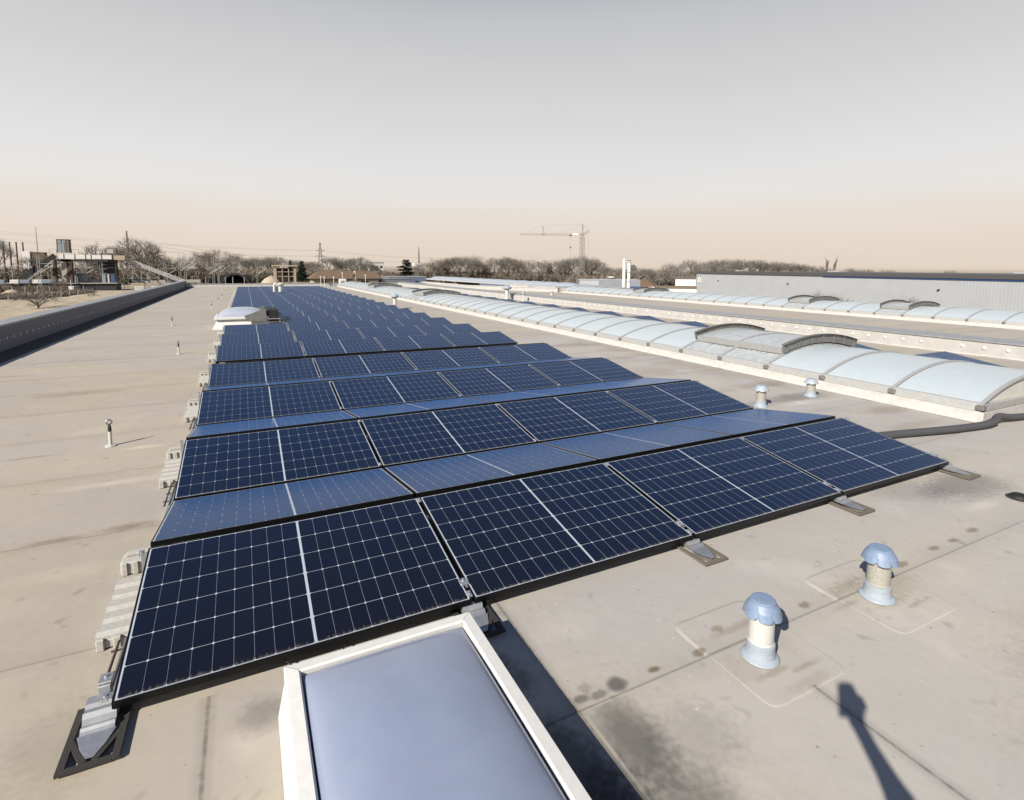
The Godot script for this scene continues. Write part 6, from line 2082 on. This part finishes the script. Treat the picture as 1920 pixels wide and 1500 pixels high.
# ---------------------------------------------------------------- people
func body_mesh(bones: Array, cell: float, lo: Vector3, hi: Vector3, k: float) -> SurfaceTool:   # bones: [from, to, radius, radius, colour]; one smooth skin over all of them
	var n := Vector3i(((hi - lo) / cell).ceil())
	var sum := PackedFloat32Array()
	sum.resize(n.x * n.y * n.z)
	for b in bones:
		var a: Vector3 = b[0]
		var e: Vector3 = b[1]
		var r := maxf(b[2], b[3]) + 4.0 * cell + 0.02
		var p0 := Vector3i(((a.min(e) - Vector3.ONE * r - lo) / cell).floor()).clamp(Vector3i.ZERO, n - Vector3i.ONE)
		var p1 := Vector3i(((a.max(e) + Vector3.ONE * r - lo) / cell).ceil()).clamp(Vector3i.ZERO, n - Vector3i.ONE)
		var d := e - a
		var dd := maxf(d.length_squared(), 1e-9)
		for z in range(p0.z, p1.z + 1):
			for y in range(p0.y, p1.y + 1):
				for x in range(p0.x, p1.x + 1):
					var q := lo + Vector3(x, y, z) * cell
					var t := clampf((q - a).dot(d) / dd, 0.0, 1.0)
					var dist := (q - a - d * t).length() - lerpf(b[2], b[3], t)
					sum[(z * n.y + y) * n.x + x] += exp(-k * dist)
	var st := SurfaceTool.new()
	st.begin(Mesh.PRIMITIVE_TRIANGLES)
	st.set_smooth_group(0)
	var vert := {}
	var field := func(i: int) -> float: return -log(maxf(sum[i], 1e-20)) / k
	var sx := 1
	var sy := n.x
	var sz := n.x * n.y
	var corner := [0, sx, sy, sx + sy, sz, sx + sz, sy + sz, sx + sy + sz]
	for z in n.z - 1:
		for y in n.y - 1:
			for x in n.x - 1:
				var i := (z * n.y + y) * n.x + x
				var mask := 0
				for c in 8:
					if sum[i + corner[c]] > 1.0: mask |= 1 << c
				if mask == 0 or mask == 255: continue
				var s := Vector3.ZERO
				var cnt := 0
				for ax in [[0, 1], [2, 3], [4, 5], [6, 7], [0, 2], [1, 3], [4, 6], [5, 7], [0, 4], [1, 5], [2, 6], [3, 7]]:
					if ((mask >> ax[0]) & 1) == ((mask >> ax[1]) & 1): continue
					var f0: float = field.call(i + corner[ax[0]])
					var f1: float = field.call(i + corner[ax[1]])
					var t := f0 / (f0 - f1)
					var u := Vector3(ax[0] & 1, (ax[0] >> 1) & 1, ax[0] >> 2)
					var v := Vector3(ax[1] & 1, (ax[1] >> 1) & 1, ax[1] >> 2)
					s += u.lerp(v, t)
					cnt += 1
				var p := lo + (Vector3(x, y, z) + s / cnt) * cell
				var best := 1e9
				var col := Color.WHITE
				for b in bones:
					var d: Vector3 = b[1] - b[0]
					var t := clampf((p - b[0]).dot(d) / maxf(d.length_squared(), 1e-9), 0.0, 1.0)
					var dist: float = (p - b[0] - d * t).length() - lerpf(b[2], b[3], t)
					if dist < best:
						best = dist
						col = b[4]
				vert[i] = [p, col]
	var steps := [sx, sy, sz]
	for i in vert.keys():
		for a in 3:
			var inside: bool = sum[i] > 1.0
			if inside == (sum[i + steps[a]] > 1.0): continue
			var u: int = steps[(a + 1) % 3]
			var v: int = steps[(a + 2) % 3]
			var quad := [i, i - u, i - u - v, i - v]
			if not (vert.has(quad[1]) and vert.has(quad[2]) and vert.has(quad[3])): continue
			if not inside: quad.reverse()
			for c in [0, 2, 1, 0, 3, 2]:
				st.set_color(vert[quad[c]][1])
				st.add_vertex(vert[quad[c]][0])
	return st


func hand(bones: Array, wrist: Vector3, dir: Vector3, palm_n: Vector3, side: Vector3, curl: float, skin: Color) -> void:   # palm, four fingers and a thumb that closes on them
	var palm := wrist + dir * 0.085
	for k in 3: bones.append([wrist + side * (0.016 * (k - 1)), palm + side * (0.024 * (k - 1)), 0.018, 0.015, skin])
	var lens := [0.072, 0.082, 0.076, 0.060]
	for k in 4:
		var p := palm + side * (0.0215 * (k - 1.5))
		var d := dir
		for j in 3:
			var l: float = lens[k] * [0.45, 0.32, 0.26][j]
			d = (d * cos(curl) + palm_n * sin(curl)).normalized()
			bones.append([p, p + d * l, 0.0092 - j * 0.0008, 0.0086 - j * 0.0008, skin])
			p += d * l
	var tb := wrist + dir * 0.03 - side * 0.028
	var t1 := tb + (dir * 0.5 - side * 0.6 + palm_n * 0.3).normalized() * 0.042
	bones.append([tb, t1, 0.013, 0.011, skin])
	bones.append([t1, t1 + (dir * 0.8 - side * 0.05 + palm_n * 0.5).normalized() * 0.034, 0.011, 0.009, skin])


func head_bones(bones: Array, c: Vector3, f: Vector3, skin: Color, hair: Color) -> void:
	var s := f.cross(Vector3.UP).normalized()
	bones.append([c + Vector3(0, 0.02, 0) - f * 0.015, c + Vector3(0, 0.035, 0) + f * 0.015, 0.082, 0.080, skin])
	bones.append([c + Vector3(0, -0.06, 0) + f * 0.03, c + Vector3(0, -0.03, 0) + f * 0.02, 0.055, 0.062, skin])
	bones.append([c + f * 0.093 + Vector3(0, 0.0, 0), c + f * 0.108 + Vector3(0, -0.028, 0), 0.010, 0.014, skin])
	bones.append([c + f * 0.082 + Vector3(0, -0.062, 0) - s * 0.018, c + f * 0.082 + Vector3(0, -0.062, 0) + s * 0.018, 0.010, 0.010, Color(0.33, 0.12, 0.09)])
	for k in [-1, 1]:
		bones.append([c + s * 0.03 * k + f * 0.086 + Vector3(0, 0.005, 0), c + s * 0.034 * k + f * 0.086 + Vector3(0, 0.005, 0), 0.010, 0.010, Color(0.04, 0.03, 0.025)])
		bones.append([c + s * 0.083 * k + Vector3(0, 0.015, 0), c + s * 0.085 * k + Vector3(0, -0.02, 0), 0.016, 0.013, skin])
	bones.append([c + Vector3(0, 0.05, 0) - f * 0.035, c + Vector3(0, 0.055, 0) + f * 0.02, 0.084, 0.072, hair])


func person(called: String, label: String, root: Vector3, f: Vector3, joints: Dictionary, cols: Dictionary, cell: float) -> Node3D:
	var b := []
	var s := f.cross(Vector3.UP).normalized()
	var skin: Color = cols.skin
	var shirt: Color = cols.shirt
	var trs: Color = cols.trousers
	var hip: Vector3 = joints.hip
	var chest: Vector3 = joints.chest
	var neck: Vector3 = joints.neck
	b.append([hip - s * 0.075, hip + s * 0.075, 0.105, 0.105, trs])
	b.append([hip + Vector3(0, 0.10, 0) - s * 0.06, hip + Vector3(0, 0.10, 0) + s * 0.06, 0.105, 0.105, shirt])
	b.append([chest - s * 0.09, chest + s * 0.09, 0.118, 0.118, shirt])
	b.append([chest + Vector3(0, 0.12, 0) - s * 0.15, chest + Vector3(0, 0.12, 0) + s * 0.15, 0.07, 0.07, shirt])
	b.append([hip + Vector3(0, 0.1, 0), chest, 0.115, 0.12, shirt])
	b.append([neck - Vector3(0, 0.06, 0), neck + Vector3(0, 0.07, 0), 0.058, 0.052, skin])
	for k in 2:
		var sg: float = [-1.0, 1.0][k]
		var leg: Array = joints.legs[k]
		b.append([hip + s * 0.095 * sg - Vector3(0, 0.03, 0), leg[0], 0.092, 0.062, trs])
		b.append([leg[0], leg[1], 0.064, 0.045, trs])
		b.append([leg[1] + Vector3(0, -0.035, 0) - f * 0.04, leg[1] + Vector3(0, -0.052, 0) + f * 0.16, 0.045, 0.034, Color(0.03, 0.03, 0.03)])
		var arm: Array = joints.arms[k]
		b.append([arm[0], arm[1], 0.055, 0.042, shirt])
		b.append([arm[1], arm[2], 0.042, 0.028, cols.get("sleeve", skin)])
	var o := thing(called, label, "person")
	var st := body_mesh(b, cell, root + Vector3(-0.75, -0.06, -0.75), root + Vector3(0.75, 2.25, 0.75), 55.0)
	var hb := []
	head_bones(hb, joints.head, f, skin, cols.hair)
	hb.append([neck, neck + Vector3(0, 0.06, 0), 0.052, 0.052, skin])
	var all := [st]
	all.append(body_mesh(hb, 0.011, joints.head - Vector3(0.16, 0.22, 0.16), joints.head + Vector3(0.16, 0.18, 0.16), 160.0))
	for k in 2:
		var arm: Array = joints.arms[k]
		var h := []
		hand(h, arm[2], arm[3], arm[4], arm[5], arm[6], skin)
		h.append([arm[2] + (arm[1] - arm[2]).normalized() * 0.05, arm[2], 0.030, 0.027, cols.get("sleeve", skin)])
		all.append(body_mesh(h, 0.0065, arm[2] - Vector3.ONE * 0.21, arm[2] + Vector3.ONE * 0.21, 330.0))
	var out := SurfaceTool.new()
	out.begin(Mesh.PRIMITIVE_TRIANGLES)
	for x in all:
		x.index()
		x.generate_normals()
		out.append_from(x.commit(), 0, Transform3D.IDENTITY)
	out.set_material(M["body"])
	part("body", out.commit(), o)
	return o


func make_people() -> void:
	# the man at the far end of the roof, seen from the side, looking down
	var r := Vector3(10.35, 0.0, -59.0)
	var f := Vector3(1, 0, -0.15).normalized()
	var s := f.cross(Vector3.UP)
	var at := func(x: float, y: float, z: float) -> Vector3: return r + f * x + Vector3(0, y, 0) + s * z
	person("person", "person in a black T-shirt and dark trousers standing sideways at the far roof end", r, f, {
		"hip": at.call(0.0, 0.86, 0.0), "chest": at.call(0.02, 1.16, 0.0), "neck": at.call(0.05, 1.40, 0.0), "head": at.call(0.10, 1.55, 0.0),
		"legs": [[at.call(0.04, 0.46, -0.11), at.call(-0.02, 0.09, -0.12)], [at.call(0.07, 0.46, 0.11), at.call(0.04, 0.09, 0.12)]],
		"arms": [[at.call(0.03, 1.33, -0.19), at.call(0.02, 1.05, -0.24), at.call(0.14, 0.84, -0.22), Vector3(f.x * 0.4, -0.9, f.z * 0.4), f, s, 0.35], [at.call(0.03, 1.33, 0.19), at.call(0.0, 1.05, 0.24), at.call(0.10, 0.83, 0.24), Vector3(f.x * 0.3, -0.95, f.z * 0.3), f, -s, 0.35]],
	}, {"skin": Color(0.46, 0.29, 0.21), "shirt": Color(0.015, 0.015, 0.017), "trousers": Color(0.05, 0.06, 0.08), "hair": Color(0.45, 0.41, 0.36)}, 0.03)
	# the photographer, who stands behind the camera and holds the phone up; only the shadow of arm and phone falls into the picture
	var aim := Vector3(sin(deg_to_rad(26.46)), 0, -cos(deg_to_rad(26.46)))
	var right := aim.cross(Vector3.UP).normalized()
	var q := Vector3(-0.31, 0.0, 0.75)
	var wrist := Vector3(-0.107, 1.910, 0.314)
	var elbow := Vector3(-0.09, 1.712, 0.487)
	var shoulder := Vector3(-0.13, 1.455, 0.69)
	person("person", "person behind the camera with one arm raised, holding up a phone", q, aim, {
		"hip": q + Vector3(0, 0.92, 0), "chest": q + Vector3(0, 1.24, 0), "neck": q + Vector3(0, 1.49, 0) + aim * 0.01, "head": q + Vector3(0, 1.64, 0) + aim * 0.03,
		"legs": [[q + Vector3(0, 0.49, 0) - right * 0.11 + aim * 0.03, q + Vector3(0, 0.09, 0) - right * 0.13], [q + Vector3(0, 0.49, 0) + right * 0.11 + aim * 0.03, q + Vector3(0, 0.09, 0) + right * 0.13]],
		"arms": [[q + Vector3(0, 1.41, 0) - right * 0.2, q + Vector3(0, 1.12, 0) - right * 0.27, q + Vector3(0, 0.88, 0) - right * 0.25 + aim * 0.08, Vector3(0, -1, 0), aim, right, 0.3], [shoulder, elbow, wrist, Vector3(-0.02, 0.95, -0.3).normalized(), aim, -right, 0.55]],
	}, {"skin": Color(0.46, 0.29, 0.21), "shirt": Color(0.06, 0.08, 0.12), "trousers": Color(0.04, 0.045, 0.06), "hair": Color(0.05, 0.035, 0.025), "sleeve": Color(0.06, 0.08, 0.12)}, 0.022)
	var g := G.new()
	var basis := Basis(right, Vector3.UP, -aim).rotated(right, deg_to_rad(-12.0))
	var back := basis * Vector3(0, 0, 1)
	var c := CAMERA + back * 0.012 + basis * Vector3(0.0, -0.045, 0.0)
	g.bbox(c, Vector3(0.074, 0.150, 0.008), 0.003, basis)
	single("phone", g.done(M["phone"]), "dark phone held up in the raised hand behind the camera", "phone")


func _ready() -> void:
	make_light()
	make_materials()
	var t0 := Time.get_ticks_msec()
	var t1 := t0
	for step in [make_ground, make_roof, make_parapets, make_rooflights, make_panels, make_feet, make_ballast, make_small_things, make_station, make_buildings, make_far, make_trees, make_people]:
		step.call()
		t1 = Time.get_ticks_msec()
		print(step.get_method(), " ", t1 - t0, " ms")
		t0 = t1
